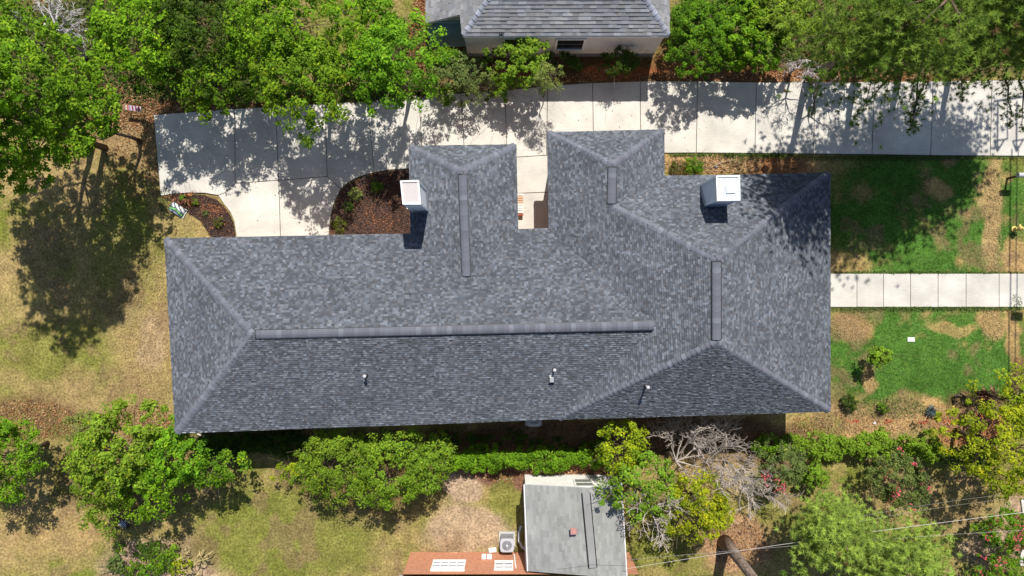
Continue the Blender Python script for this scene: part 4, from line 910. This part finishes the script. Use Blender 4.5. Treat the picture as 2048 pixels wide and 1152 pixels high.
f = P(1300, 1015, 3.6); dead_tree((f.x, f.y, 0), f, [(-0.9, 0.5, 0.3), (-0.7, -0.7, 0.3), (0.5, 0.2, 0.4), (0.3, -1, 0.2)], 0.7, 'bare grey branches poking through the yellow tree beside the grey roof', 73, depth=4, rad=0.07)
f = P(120, 60, 3.6); dead_tree(P(172, 112, 0.1), f, [(-0.5, 0.8, 0.3), (-0.9, 0.4, 0.3), (0.3, 1.0, 0.3), (0.6, 0.4, 0.3, 0.8), (-0.3, 1.0, 0.5), (0.9, -0.1, 0.3, 0.7)], 1.0, 'bleached leaning dead tree in the top left corner', 74, depth=4, spread=0.45, rad=0.13, col=(0.5, 0.48, 0.48))
f = P(1612, 120, 2.0); dead_tree((f.x, f.y, 0), f, [(-0.6, -0.5, 0.2), (0, -1.0, 0.1), (0.3, -0.9, 0.1), (1.0, -0.3, 0.3, 1.2), (-0.9, -0.2, 0.2)], 0.65, 'bundle of bare grey twigs at the driveway edge left of the pines', 75, depth=4, rad=0.06, col=(0.40, 0.36, 0.36), spread=0.45)
f = P(1690, 105, 3.2); dead_tree((f.x - .3, f.y - .6, 0), f, [(0.9, -1.0, -0.1, 1.4), (-0.3, -0.9, 0.0, 1.0), (-0.8, -0.5, 0.1, 1)], 0.75, 'fallen looking bare pine limb pointing down at the driveway', 76, depth=3, rad=0.08, col=(0.30, 0.22, 0.18))

# young tree on the front lawn, small bed plants
shrub(1757, 712, 1.3, (0.55, 0.38, 0.45), 'lime', 'slender young tree alone on the front lawn below the walk', 'tree', name='young_tree', leaf=0.12, dens=24, per=26, clump=0.18, rad=0.02, base=tuple(P(1738, 707, 0)))
GB = 'small clipped shrubs on the straw strip'
shrub(1698, 808, 0.28, (0.32, 0.34, 0.34), 'dark', 'darker round shrub nearest the house corner on the straw strip', group=GB, leaf=0.05, dens=90, per=40, clump=0.08)
shrub(1767, 817, 0.22, (0.24, 0.24, 0.28), 'green', 'smaller round shrub between the dark one and the spiky grey plant', group=GB, leaf=0.05, dens=110, per=40, clump=0.07)
shrub(1390, 334, 0.35, (0.55, 0.34, 0.35), 'green', 'low leafy shrub on the straw strip left of the second chimney', leaf=0.07, dens=40, per=30, clump=0.12)
shrub(1352, 336, 0.2, (0.4, 0.25, 0.2), 'olive', 'flat olive weed patch at the roof corner left of the leafy shrub', leaf=0.07, dens=30, per=20, clump=0.12)
for (px, py, r, pal, lab) in ((367, 397, 0.22, 'green', 'small green plant between the soil bag and the red yucca'), (388, 405, 0.2, 'lime', 'bright lime plant right of the red yucca'), (412, 428, 0.15, 'grey', 'tiny blue green plant in the middle of the curved bed'), (437, 447, 0.24, 'olive', 'dull olive plant at the lower right of the curved bed'),
                              (712, 388, 0.32, 'pale', 'olive yellow plant in the larger mulch bed'), (757, 375, 0.28, 'green', 'bright green plant near the top of the larger mulch bed'), (697, 414, 0.25, 'dark', 'dark green plant left of the middle of the larger mulch bed'), (681, 452, 0.35, 'olive', 'shaded olive plant in the lower left of the larger mulch bed')):
    shrub(px, py, r * 0.7, (r, r, r * 0.8), pal, lab, 'plant', name='bed_plant', leaf=0.07, dens=60, per=16, clump=0.08, rad=0.012)
def spiky(px, py, r, n, cols, label, seed, h=0.5, w=0.035):
    rng = np.random.RandomState(seed); b = P(px, py, 0.03); root = empty('spiky_plant', b, label, 'plant')
    me = []
    for i in range(n):
        m = MB(); az = 2 * math.pi * i / n + rng.uniform(-0.2, 0.2); L = r * rng.uniform(0.7, 1.1); tilt = rng.uniform(0.15, 1.1); d = Vector((math.cos(az), math.sin(az), 0)); s = Vector((-d.y, d.x, 0)) * w; c = cols[rng.randint(len(cols))]
        p0 = b; p1 = b + d * L * 0.5 + Vector((0, 0, h * tilt * 0.9)); p2 = b + d * L + Vector((0, 0, h * tilt * 0.6))
        m.poly([p0 - s * 0.6, p0 + s * 0.6, p1 + s, p1 - s], c); m.poly([p1 - s, p1 + s, p2], c); m.build('leaf', M_leaf, root)
spiky(379, 399, 0.55, 26, [(0.22, 0.06, 0.04), (0.45, 0.22, 0.10), (0.14, 0.03, 0.03)], 'red leaved spiky plant in the curved bed above the soil bag', 1)
spiky(1967, 790, 0.75, 34, [(0.25, 0.09, 0.07), (0.42, 0.25, 0.16), (0.12, 0.04, 0.04)], 'large reddish spiky plant on burnt ground near the right edge', 2, 0.9)
spiky(1860, 822, 0.42, 30, [(0.07, 0.10, 0.10), (0.12, 0.16, 0.15)], 'small blue grey spiky plant on the straw strip', 3, 0.35)
shrub(1945, 800, 0.15, (0.35, 0.3, 0.2), 'olive', 'yellowish weeds left of the large reddish spiky plant', leaf=0.07, dens=40, per=20, clump=0.1)

# vegetable garden in the lower left
gcols = ((240, 1095, 0.22, 'green', 'single young plant at the left end of the vegetable plot'), (235, 1128, 0.5, 'grey', 'grey green leafy plant on the left side of the vegetable plot'), (262, 1140, 0.4, 'green', 'leafy plant second from left in the vegetable plot'),
         (290, 1100, 0.5, 'dark', 'dark leafy plant under the tree shadow in the vegetable plot'), (300, 1140, 0.55, 'green', 'bushy green plant at the bottom of the vegetable plot'), (325, 1125, 0.55, 'green', 'broad green plant in the middle of the vegetable plot'), (342, 1105, 0.42, 'bright', 'brightest broad leaved plant in the vegetable plot'), (362, 1130, 0.42, 'yellow', 'yellowing plant left of the dry stalks'), (312, 1098, 0.35, 'green', 'small green plant at the top of the vegetable plot'))
for (px, py, r, pal, lab) in gcols: shrub(px, py, r * 0.5, (r, r, r * 0.6), pal, lab, 'plant', name='vegetable_plant', leaf=0.13, dens=18, per=16, clump=0.16, rad=0.012)
rng = np.random.RandomState(9)
CL = ['topmost on the left', 'in the middle of the left row', 'upper one of the middle row', 'lower one of the middle row', 'nearest the bare right border', 'at the very bottom edge']
for k, (px, py) in enumerate(((382, 1100), (385, 1128), (402, 1112), (405, 1140), (418, 1105), (392, 1146))):
    b = P(px, py, 0); root = empty('dry_stalk', b, 'dry yellow corn stalk of the vegetable plot, ' + CL[k], 'plant', 'dry corn stalks')
    m = MB(); top = b + Vector((rng.normal() * 0.1, rng.normal() * 0.1, 1.1)); m.tube([b, top], [0.02, 0.01], 5, (0.42, 0.33, 0.16)); m.build('stem', M_litter, root)
    for i in range(7):
        m = MB(); t = rng.uniform(0.2, 1); p = b.lerp(top, t); az = rng.uniform(0, 6.28); d = Vector((math.cos(az), math.sin(az), 0)); s = Vector((-d.y, d.x, 0)) * 0.03; L = rng.uniform(0.3, 0.6)
        m.poly([p - s, p + s, p + d * L * 0.5 + s + Vector((0, 0, 0.12)), p + d * L * 0.5 - s + Vector((0, 0, 0.12))], (0.38, 0.31, 0.14)); m.poly([p + d * L * 0.5 - s + Vector((0, 0, 0.12)), p + d * L * 0.5 + s + Vector((0, 0, 0.12)), p + d * L - Vector((0, 0, 0.1))], (0.45, 0.36, 0.18)); m.build('leaf', M_litter, root)

# ------------------------------------------------------------------ grass, litter, chips (uncountable)
def scatter_grass():
    rng = np.random.RandomState(40); n = 260000; x = rng.uniform(-28, 28.5, n); y = rng.uniform(-15.6, 15.6, n)
    c = ground_col(x, y); g = c[:, 1] / (c[:, 0] + 1e-6); dark = c.sum(1) < 0.24
    keep = (g > 0.735) & ((rng.uniform(0, 1, n) < np.clip((g - 0.55) * 1.6, 0.1, 1)))
    x, y, c = x[keep], y[keep], c[keep]
    ok = np.ones(len(x), bool)
    for poly in CONC_W + [[p[:2] for p in outline]] + [[P(*q)[:2] for q in BED1], [P(*q)[:2] for q in BED2]] + [[(xl, yb), (xl + 12, yb), (xl + 12, yb - 8), (xl, yb - 8)]]:
        px_ = np.array([p[0] for p in poly]); py_ = np.array([p[1] for p in poly]); ins = np.zeros(len(x), bool); j = len(poly) - 1
        for i in range(len(poly)):
            cond = ((py_[i] > y) != (py_[j] > y)) & (x < (px_[j] - px_[i]) * (y - py_[i]) / (py_[j] - py_[i] + 1e-12) + px_[i]); ins ^= cond; j = i
        ok &= ~ins
    x, y, c = x[ok], y[ok], c[ok]; n = len(x)
    az = rng.uniform(0, 6.283, n); d = np.stack([np.cos(az), np.sin(az), np.zeros(n)], 1); s = np.stack([-np.sin(az), np.cos(az), np.zeros(n)], 1) * rng.uniform(0.006, 0.014, n)[:, None]
    b = np.stack([x, y, np.full(n, -0.02)], 1); h = rng.uniform(0.03, 0.10, n)[:, None]
    V = np.stack([b - s, b + s, b + d * rng.uniform(0.02, 0.06, n)[:, None] + np.array((0, 0, 1.0)) * h], 1).reshape(-1, 3)
    col = c * rng.uniform(0.75, 1.5, (n, 1)); tag(link('grass', np_mesh('grass', V, 3, col, M_grass)), 'short dry and green lawn grass around the house', 'grass', kind='stuff')
scatter_grass()
def scatter_flat(name, regions, n, cols, size, seed, label, cat, z=0.0, mat=None, aspect=0.7, tilt=0.35):
    rng = np.random.RandomState(seed); w = np.array([r[2] * r[3] * r[4] for r in regions], float); w /= w.sum(); k = rng.choice(len(regions), n, p=w); R = np.array([r[:4] for r in regions], float)[k]
    a = rng.uniform(0, 6.283, n); q = np.sqrt(rng.uniform(0, 1, n)) * rng.uniform(0.85, 1.1, n); px = R[:, 0] + np.cos(a) * q * R[:, 2]; py = R[:, 1] + np.sin(a) * q * R[:, 3]
    x = (px - 1024) / F * H; y = (576 - py) / F * H; C = np.stack([x, y, z + rng.uniform(0.005, 0.04, n)], 1)
    Nn = rng.normal(size=(n, 3)) * tilt + np.array((0, 0, 1.0)); Nn /= np.linalg.norm(Nn, axis=1, keepdims=True)
    V = leaf_faces(C, Nn, size * rng.uniform(0.5, 1.4, n), rng, aspect); ca = np.array(cols)[rng.randint(0, len(cols), n)] * rng.uniform(0.7, 1.3, (n, 1))
    tag(link(name, np_mesh(name, V, 4, ca, mat or M_litter)), label, cat, kind='stuff')
LC = [(0.30, 0.13, 0.05), (0.38, 0.22, 0.11), (0.20, 0.09, 0.045), (0.45, 0.30, 0.17), (0.12, 0.07, 0.05), (0.30, 0.14, 0.07)]
scatter_flat('fallen_leaves', [(260, 215, 120, 50, 1), (60, 840, 100, 40, .7), (270, 850, 90, 40, .6), (1250, 155, 200, 12, 1), (1600, 152, 280, 12, 1), (1950, 860, 80, 35, 1), (1070, 945, 150, 20, .8), (840, 60, 20, 90, 1), (600, 195, 300, 30, .5), (1470, 330, 140, 18, .5), (1480, 1090, 60, 50, .4), (280, 330, 70, 70, .3), (1690, 850, 120, 25, .4)], 16000, LC, 0.085, 51, 'brown leaf litter under the trees and along the driveway', 'leaf litter')
def chips(poly, n, seed, label):
    rng = np.random.RandomState(seed); w = [tuple(P(*q)[:2]) for q in poly]; xs_ = [p[0] for p in w]; ys_ = [p[1] for p in w]; pts = []
    while len(pts) < n:
        p = (rng.uniform(min(xs_), max(xs_)), rng.uniform(min(ys_), max(ys_)))
        if inside(p, w): pts.append(p)
    pts = np.array(pts); C = np.column_stack([pts, 0.03 + rng.uniform(0, 0.05, n)]); Nn = rng.normal(size=(n, 3)) * 0.6 + np.array((0, 0, 1.0)); Nn /= np.linalg.norm(Nn, axis=1, keepdims=True)
    cols = np.array([(0.05, 0.032, 0.03), (0.09, 0.055, 0.05), (0.16, 0.08, 0.05), (0.34, 0.13, 0.055), (0.06, 0.045, 0.04), (0.45, 0.20, 0.10), (0.11, 0.07, 0.055)])
    e = fbm(pts[:, 0], pts[:, 1], 0.8, seed); k = np.where(rng.uniform(0, 1, n) < np.clip((e - 0.42) * 2.2, 0.08, 0.8), rng.choice([2, 3, 5], n), rng.choice([0, 1, 4, 6], n))
    V = leaf_faces(C, Nn, 0.075 * rng.uniform(0.5, 1.4, n), rng, 0.55); tag(link('bark_mulch', np_mesh('bark_mulch', V, 4, cols[k] * rng.uniform(0.8, 1.25, (n, 1)), M_litter)), label, 'mulch', kind='stuff')
chips(BED1, 3500, 52, 'dark bark mulch and orange leaves in the curved bed by the soil bag'); chips(BED2, 7000, 53, 'dark bark mulch and orange leaves in the bed beside the chimney')
scatter_flat('debris', [(600, 300, 260, 90, 1), (1000, 220, 150, 30, 1), (1300, 230, 180, 60, 1), (1750, 240, 260, 60, 1), (560, 420, 70, 45, 1)], 330, [(0.05, 0.045, 0.03), (0.10, 0.07, 0.04), (0.08, 0.09, 0.04)], 0.07, 54, 'scattered twigs and leaf specks lying on the driveway', 'debris', z=ZC - 0.003, aspect=0.4, tilt=0.1)
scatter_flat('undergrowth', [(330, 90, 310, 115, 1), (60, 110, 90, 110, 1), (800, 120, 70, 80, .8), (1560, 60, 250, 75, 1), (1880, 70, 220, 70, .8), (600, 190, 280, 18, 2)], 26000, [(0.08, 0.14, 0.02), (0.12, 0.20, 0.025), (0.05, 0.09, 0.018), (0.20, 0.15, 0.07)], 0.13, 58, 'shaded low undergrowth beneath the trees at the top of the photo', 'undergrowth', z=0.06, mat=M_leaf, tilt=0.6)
# straw-like bare stalks on the dry strips
scatter_flat('dead_grass', [(1790, 840, 180, 30, 1), (1700, 652, 40, 28, 1), (1985, 430, 18, 110, 1), (1738, 755, 14, 34, .7), (1420, 330, 110, 16, 1), (300, 650, 70, 160, .5), (1985, 650, 25, 35, .8)], 16000, [(0.44, 0.31, 0.15), (0.50, 0.38, 0.21), (0.36, 0.25, 0.12)], 0.11, 55, 'pale dead grass stalks on the dry patches', 'dead grass', aspect=0.14, tilt=0.5)
# low weeds edging the garden, hedge foot, walk edges
scatter_flat('weeds', [(1700, 620, 60, 4, 1), (1900, 619, 130, 4, 1), (1800, 544, 120, 3, .7), (1480, 311, 150, 5, 1), (1750, 316, 200, 5, 1), (1780, 815, 80, 22, .5), (2030, 610, 14, 22, 1), (230, 1140, 30, 30, .4), (1470, 309, 140, 3, 2), (1850, 315, 230, 3, 2), (1860, 616, 210, 3, 2), (1860, 545, 210, 3, 2), (330, 400, 12, 30, 1)], 9000, [(0.10, 0.18, 0.04), (0.14, 0.21, 0.05), (0.07, 0.12, 0.03)], 0.10, 56, 'green weeds along the edges of the front walk and driveway', 'weeds', z=0.03, mat=M_grass, aspect=0.25, tilt=0.6)
scatter_flat('fallen_needles', [(1700, 240, 220, 60, 1), (1400, 250, 90, 50, .2)], 500, [(0.30, 0.18, 0.09), (0.2, 0.12, 0.06)], 0.09, 57, 'brown pine needles scattered on the right part of the driveway', 'needles', z=ZC - 0.003, aspect=0.12, tilt=0.05)

# ------------------------------------------------------------------ small things
# bag of soil: puffed pillow with green stripe
root = empty('soil_bag', P(356, 420, 0), 'black and white plastic soil bag with a green band lying beside the curved bed', 'bag')
ang = math.radians(-32); U = Vector((math.cos(ang), math.sin(ang), 0)); Vv = Vector((-math.sin(ang), math.cos(ang), 0)); c0 = P(356, 420, 0)
def bagpt(u, v): return c0 + U * (u * 0.42) + Vv * (v * 0.27) + Vector((0, 0, 0.03 + 0.15 * max(0, (1 - u ** 4)) * max(0, (1 - v ** 4)) ** 0.7 + 0.012 * math.sin(u * 9 + v * 5)))
m = MB(); N_ = 14
for i in range(N_):
    for j in range(N_):
        u0, u1 = -1 + 2 * i / N_, -1 + 2 * (i + 1) / N_; v0, v1 = -1 + 2 * j / N_, -1 + 2 * (j + 1) / N_; uc, vc = (u0 + u1) / 2, (v0 + v1) / 2
        k = vc + 0.5 * abs(uc + 0.1)
        col = (0.05, 0.07, 0.09)
        if abs(k - 0.02) < 0.12: col = (0.12, 0.42, 0.10)
        elif k > 0.35 and (i + j) % 5 < 3: col = (0.62, 0.66, 0.68)
        elif k < -0.35: col = (0.28, 0.36, 0.42) if j % 3 else (0.10, 0.12, 0.15)
        m.poly([bagpt(u0, v0), bagpt(u1, v0), bagpt(u1, v1), bagpt(u0, v1)], col)
m.build('bag_body', M_plastic, root)
m = MB(); m.poly([bagpt(1, -1), bagpt(1, 1), bagpt(1, 1) + U * 0.05, bagpt(1, -1) + U * 0.05], (0.5, 0.5, 0.42)); m.poly([bagpt(-1, 1), bagpt(-1, -1), bagpt(-1, -1) - U * 0.05, bagpt(-1, 1) - U * 0.05], (0.1, 0.1, 0.12)); m.build('seam', M_plastic, root)

# striped flag sign on a black stand
c = P(263, 214, 0.7); root = empty('flag_sign', (c.x, c.y - 0.1, 0), 'red white and blue striped board on a dark stand under the trees', 'sign')
cols = [(0.36, 0.20, 0.14), (0.36, 0.20, 0.14), (0.55, 0.50, 0.42), (0.55, 0.12, 0.10), (0.35, 0.28, 0.45), (0.55, 0.5, 0.58), (0.24, 0.05, 0.10), (0.58, 0.53, 0.6), (0.27, 0.07, 0.13), (0.6, 0.56, 0.62), (0.55, 0.08, 0.10), (0.7, 0.6, 0.6)]
for i, cc in enumerate(cols):
    m = MB(); m.box(c + Vector((-0.42 + i * 0.08, -0.01 * i, -0.01 * (i % 2))), (0.075, 0.26, 0.03), -0.08, cc, rot=Matrix.Rotation(-0.08, 3, 'Z') @ Matrix.Rotation(0.35, 3, 'X')); m.build('slat', M_paint, root)
m = MB()
for sx in (-0.35, 0.35): m.tube([c + Vector((sx, 0.05, -0.04)), Vector((c.x + sx, c.y + 0.12, 0))], 0.02, 6, (0.03, 0.03, 0.03)); m.tube([c + Vector((sx, -0.1, -0.06)), Vector((c.x + sx, c.y - 0.3, 0))], 0.02, 6, (0.03, 0.03, 0.03))
m.tube([c + Vector((-0.35, -0.02, -0.3)), c + Vector((0.35, -0.02, -0.3))], 0.018, 6, (0.03, 0.03, 0.03)); m.build('stand', M_metal, root)

# patio chair with patterned cushion
c = P(247, 1045, 0.45); root = empty('patio_chair', (c.x, c.y, 0), 'dark garden chair with black and white patterned cushion in the tree shade', 'chair')
m = MB()
for sx in (-0.26, 0.26):
    for sy in (-0.24, 0.26):
        lm = MB(); lm.tube([(c.x + sx, c.y + sy, 0), (c.x + sx, c.y + sy, 0.62 if sy < 0 else 0.95)], 0.02, 6, (0.02, 0.02, 0.022)); lm.build('leg', M_metal, root)
    am = MB(); am.box((c.x + sx * 1.1, c.y, 0.64), (0.06, 0.5, 0.03), 0, (0.02, 0.02, 0.022)); am.build('armrest', M_metal, root)
m = MB(); m.box((c.x, c.y, 0.4), (0.52, 0.5, 0.04), 0, (0.02, 0.02, 0.02)); m.build('seat', M_metal, root)
m = MB()
for i in range(8):
    for j in range(8):
        x = -0.24 + i * 0.06; y = -0.22 + j * 0.055; v = (i * 3 + j * 5) % 4; edge = (i in (0, 7)) and j in (0, 1, 6, 7)
        col = (0.55, 0.14, 0.18) if edge else ((0.6, 0.66, 0.72) if v in (0, 2) else (0.03, 0.03, 0.04)); m.box((c.x + x + 0.03, c.y + y + 0.03, 0.45 + 0.03 * math.cos(x * 5) * math.cos(y * 5)), (0.06, 0.055, 0.07), 0, col)
m.build('cushion', M_litter, root)
m = MB(); m.box((c.x, c.y + 0.27, 0.72), (0.5, 0.05, 0.42), 0, (0.03, 0.03, 0.035)); m.build('backrest', M_metal, root)

# lawn details
m = MB(); m.box(P(1822, 679, 0.02), (0.38, 0.24, 0.04), 0, (0.55, 0.58, 0.55)); m.box(P(1822, 679, 0.045), (0.3, 0.17, 0.02), 0, (0.62, 0.66, 0.62)); tag(m.build('valve_cover', M_paint), 'small pale rectangular utility cover set in the green front lawn', 'utility cover')
rng = np.random.RandomState(12)
for k, (px, py, w) in enumerate(((1709, 842, 22), (1775, 842, 14), (1847, 844, 16), (1898, 844, 20), (1962, 832, 20))):
    n = 34; x = rng.normal(px, w * 0.35, n); y = rng.normal(py, 2.0, n); C = np.stack([(x - 1024) / F * H, (576 - y) / F * H, np.full(n, 0.035)], 1); Nn = np.tile((0, 0, 1.0), (n, 1)) + rng.normal(size=(n, 3)) * 0.2; Nn /= np.linalg.norm(Nn, axis=1, keepdims=True)
    labs = ['red paint mark on the straw nearest the house corner', 'faint red paint mark above the middle of the long hedge', 'red paint mark beside the thin black ring', 'strongest red paint mark, right of the thin black ring', 'red paint mark in the tree shade below the reddish spiky plant']
    tag(link('paint_mark', np_mesh('paint_mark', leaf_faces(C, Nn, 0.08 * rng.uniform(0.5, 1.3, n), rng), 4, np.tile((0.45, 0.08, 0.04), (n, 1)), M_litter)), labs[k], 'paint mark', 'red paint marks on the straw')
m = MB(); c = P(1851, 850, 0.05); m.tube([c + Vector((0.24 * math.cos(t), 0.2 * math.sin(t), 0.02 + 0.03 * math.sin(2 * t))) for t in np.linspace(0, 2 * math.pi, 25)], 0.014, 5, (0.05, 0.045, 0.04), cap=False); tag(m.build('wire_ring', M_plastic), 'thin black ring lying on the straw beside a red paint mark', 'ring')
m = MB(); c = P(1749, 846, 0.04); m.poly([c + Vector((-0.07, -0.03, 0)), c + Vector((0.05, -0.06, 0.02)), c + Vector((0.08, 0.05, 0.0)), c + Vector((-0.03, 0.07, 0.03))], (0.8, 0.82, 0.82)); m.poly([c + Vector((-0.03, 0.0, 0.03)), c + Vector((0.05, -0.02, 0.05)), c + Vector((0.03, 0.08, 0.05))], (0.75, 0.78, 0.8)); tag(m.build('paper_scrap', M_paint), 'crumpled white scrap on the straw above the long hedge', 'litter')
# pile of curved dry fronds by the second chimney
root = empty('branch_pile', P(1445, 330, 0), 'tangle of curved dry branches on the straw left of the second chimney', 'branches'); rng = np.random.RandomState(14)
for k, pts in enumerate(([(1420, 337), (1440, 325), (1465, 320), (1490, 330)], [(1425, 322), (1445, 330), (1455, 345)], [(1418, 330), (1430, 342), (1450, 340), (1462, 322)], [(1440, 318), (1448, 333), (1452, 352)], [(1400, 312), (1408, 305), (1416, 312), (1412, 322)], [(1455, 350), (1475, 345), (1490, 335), (1492, 322)])):
    m = MB(); m.tube([P(x, y, 0.06 + 0.12 * math.sin(i * 1.3 + k)) for i, (x, y) in enumerate(pts)], [0.022, 0.02, 0.016, 0.01][:len(pts)], 5, (0.42, 0.30, 0.20)); m.build('branch', M_dead, root)
m = MB(); m.box(P(1433, 333, 0.06), (0.22, 0.16, 0.1), 0.4, (0.2, 0.2, 0.22), taper=0.6); m.build('stone', M_conc, root)
# fallen edging pieces
m = MB(); m.tube([P(1908, 808, 0.05), P(1910, 792, 0.2), P(1921, 788, 0.22), P(1932, 794, 0.1)], 0.05, 6, (0.035, 0.02, 0.018)); tag(m.build('edging', M_plastic), 'bent black edging strip left of the large reddish spiky plant', 'edging')
m = MB(); m.tube([P(395, 868, 0.06), P(408, 873, 0.12)], 0.05, 6, (0.5, 0.42, 0.36)); tag(m.build('drain_pipe', M_plastic), 'short pale pipe end sticking out under the lower left roof corner', 'pipe')
# mailbox and hydrant at the right edge
c = P(2046, 350, 1.1); root = empty('mailbox', (c.x, c.y, 0), 'grey mailbox on a post at the right edge above the hydrant', 'mailbox')
m = MB(); m.box((c.x, c.y, 0.5), (0.1, 0.1, 1.0), 0, (0.10, 0.08, 0.06)); m.build('post', M_bark, root)
m = MB(); n = 9; prof = [(-0.11, 0)] + [(0.11 * -math.cos(math.pi * i / n), 0.14 + 0.09 * math.sin(math.pi * i / n)) for i in range(n + 1)] + [(0.11, 0)]
L = 0.27; vs = [(c.x - L, c.y + a, 1.0 + b) for a, b in prof] + [(c.x + L, c.y + a, 1.0 + b) for a, b in prof]; k = len(prof)
m.quadgrid([(i, (i + 1) % k, k + (i + 1) % k, k + i)[::-1] for i in range(k)] + [tuple(range(k)), tuple(range(2 * k - 1, k - 1, -1))], vs, (0.42, 0.43, 0.46)); m.build('box', M_paint, root)
c = P(2042, 457, 0.5); root = empty('fire_hydrant', (c.x, c.y, 0), 'yellow fire hydrant at the right edge of the lawn', 'hydrant')
m = MB(); m.lathe((c.x, c.y, 0), [(0.16, 0), (0.16, 0.05), (0.105, 0.07), (0.10, 0.45), (0.135, 0.46), (0.135, 0.5), (0.11, 0.56), (0.05, 0.62), (0.03, 0.63), (0.03, 0.68)], 16, (0.62, 0.45, 0.13)); m.build('barrel', M_paint, root, smooth=False)
for d in ((-1, 0.1), (0.1, 1), (1, -0.1)): m = MB(); m.tube([(c.x, c.y, 0.4), (c.x + d[0] * 0.22, c.y + d[1] * 0.22, 0.4)], 0.055, 10, (0.68, 0.52, 0.2)); m.build('outlet', M_paint, root)
# fence posts and wall in the bottom right corner
m = MB(); m.tube([P(1999, 1112, 0), P(2001, 1104, 0.9)], 0.07, 8, (0.35, 0.25, 0.16)); tag(m.build('wooden_post', M_bark), 'short wooden post between the two crape myrtles at the right edge', 'post')

# cables crossing the lower right
def cable(a, b, r, col, label, sag=0.25, name='power_cable', group='overhead cables in the lower right'):
    m = MB(); n = 14; m.tube([a.lerp(b, i / n) - Vector((0, 0, sag * 4 * (i / n) * (1 - i / n))) for i in range(n + 1)], r, 5, col, cap=False); tag(m.build(name, M_plastic), label, 'cable', group)
cable(P(1250, 1138, 3.3), P(2070, 1022, 6.8), 0.009, (0.45, 0.43, 0.40), 'whitish overhead cable running from the grey roof to the right edge')
cable(P(1120, 1120, 3.6) - Vector((0, .3, 0)), P(2080, 1058, 6.0), 0.006, (0.15, 0.15, 0.15), 'thin dark overhead cable below the whitish one')
cable(P(1650, 1048, 4.6), P(2000, 990, 6.5), 0.005, (0.25, 0.25, 0.2), 'upper of two faint parallel cables over the shaded yard')
cable(P(1660, 1056, 4.6), P(2010, 998, 6.5), 0.005, (0.25, 0.25, 0.2), 'lower of two faint parallel cables over the shaded yard')

# utility pole with hardware just right of the frame; its shadow lies on the driveway and lawn
zc = 8.5
def SP(px, py, z=zc):       # point at height z whose sun shadow falls on ground pixel (px, py)
    g = P(px, py, 0); return g + Vector((SUN.x, SUN.y, SUN.z)) * (z / SUN.z)
root = empty('utility_pole', tuple(P(2150, 300, 0)), 'utility pole by the street with hanging brackets that shade the driveway end', 'utility pole')
m = MB(); b = P(2150, 300, 0); m.tube([b, b + Vector((0, 0, 10.5))], [0.16, 0.11], 10, (0.2, 0.14, 0.1)); m.build('pole', M_bark, root)
def bars(name, segs, r):
    m = MB()
    for a, b_ in segs: m.tube([SP(*a), SP(*b_)], r, 6, (0.25, 0.26, 0.27))
    m.build(name, M_metal, root)
for ox in (0, 38):
    bars('bracket', [((1986 + ox, 284), (2007 + ox, 281)), ((1986 + ox, 284), (1993 + ox, 305)), ((2007 + ox, 281), (1993 + ox, 305)), ((1990 + ox, 296), (1999 + ox, 295)), ((1991 + ox, 299), (1997 + ox, 299)), ((2007 + ox, 281), (2014 + ox, 279))], 0.045)
    bars('bracket_arm', [((1994 + ox, 205), (1993 + ox, 300))], 0.05)
bars('bracket_arm', [((2013, 200), (2013, 281))], 0.035)
bars('crossarm', [((1986, 205), (2060, 193))], 0.06)
bars('wire', [((2022, 300), (2016, 900))], 0.035); bars('wire', [((2035, 300), (2029, 900))], 0.028)
m = MB(); m.box(SP(2034, 633), (0.62, 0.25, 0.3), 0, (0.3, 0.3, 0.3)); m.build('transformer', M_paint, root)
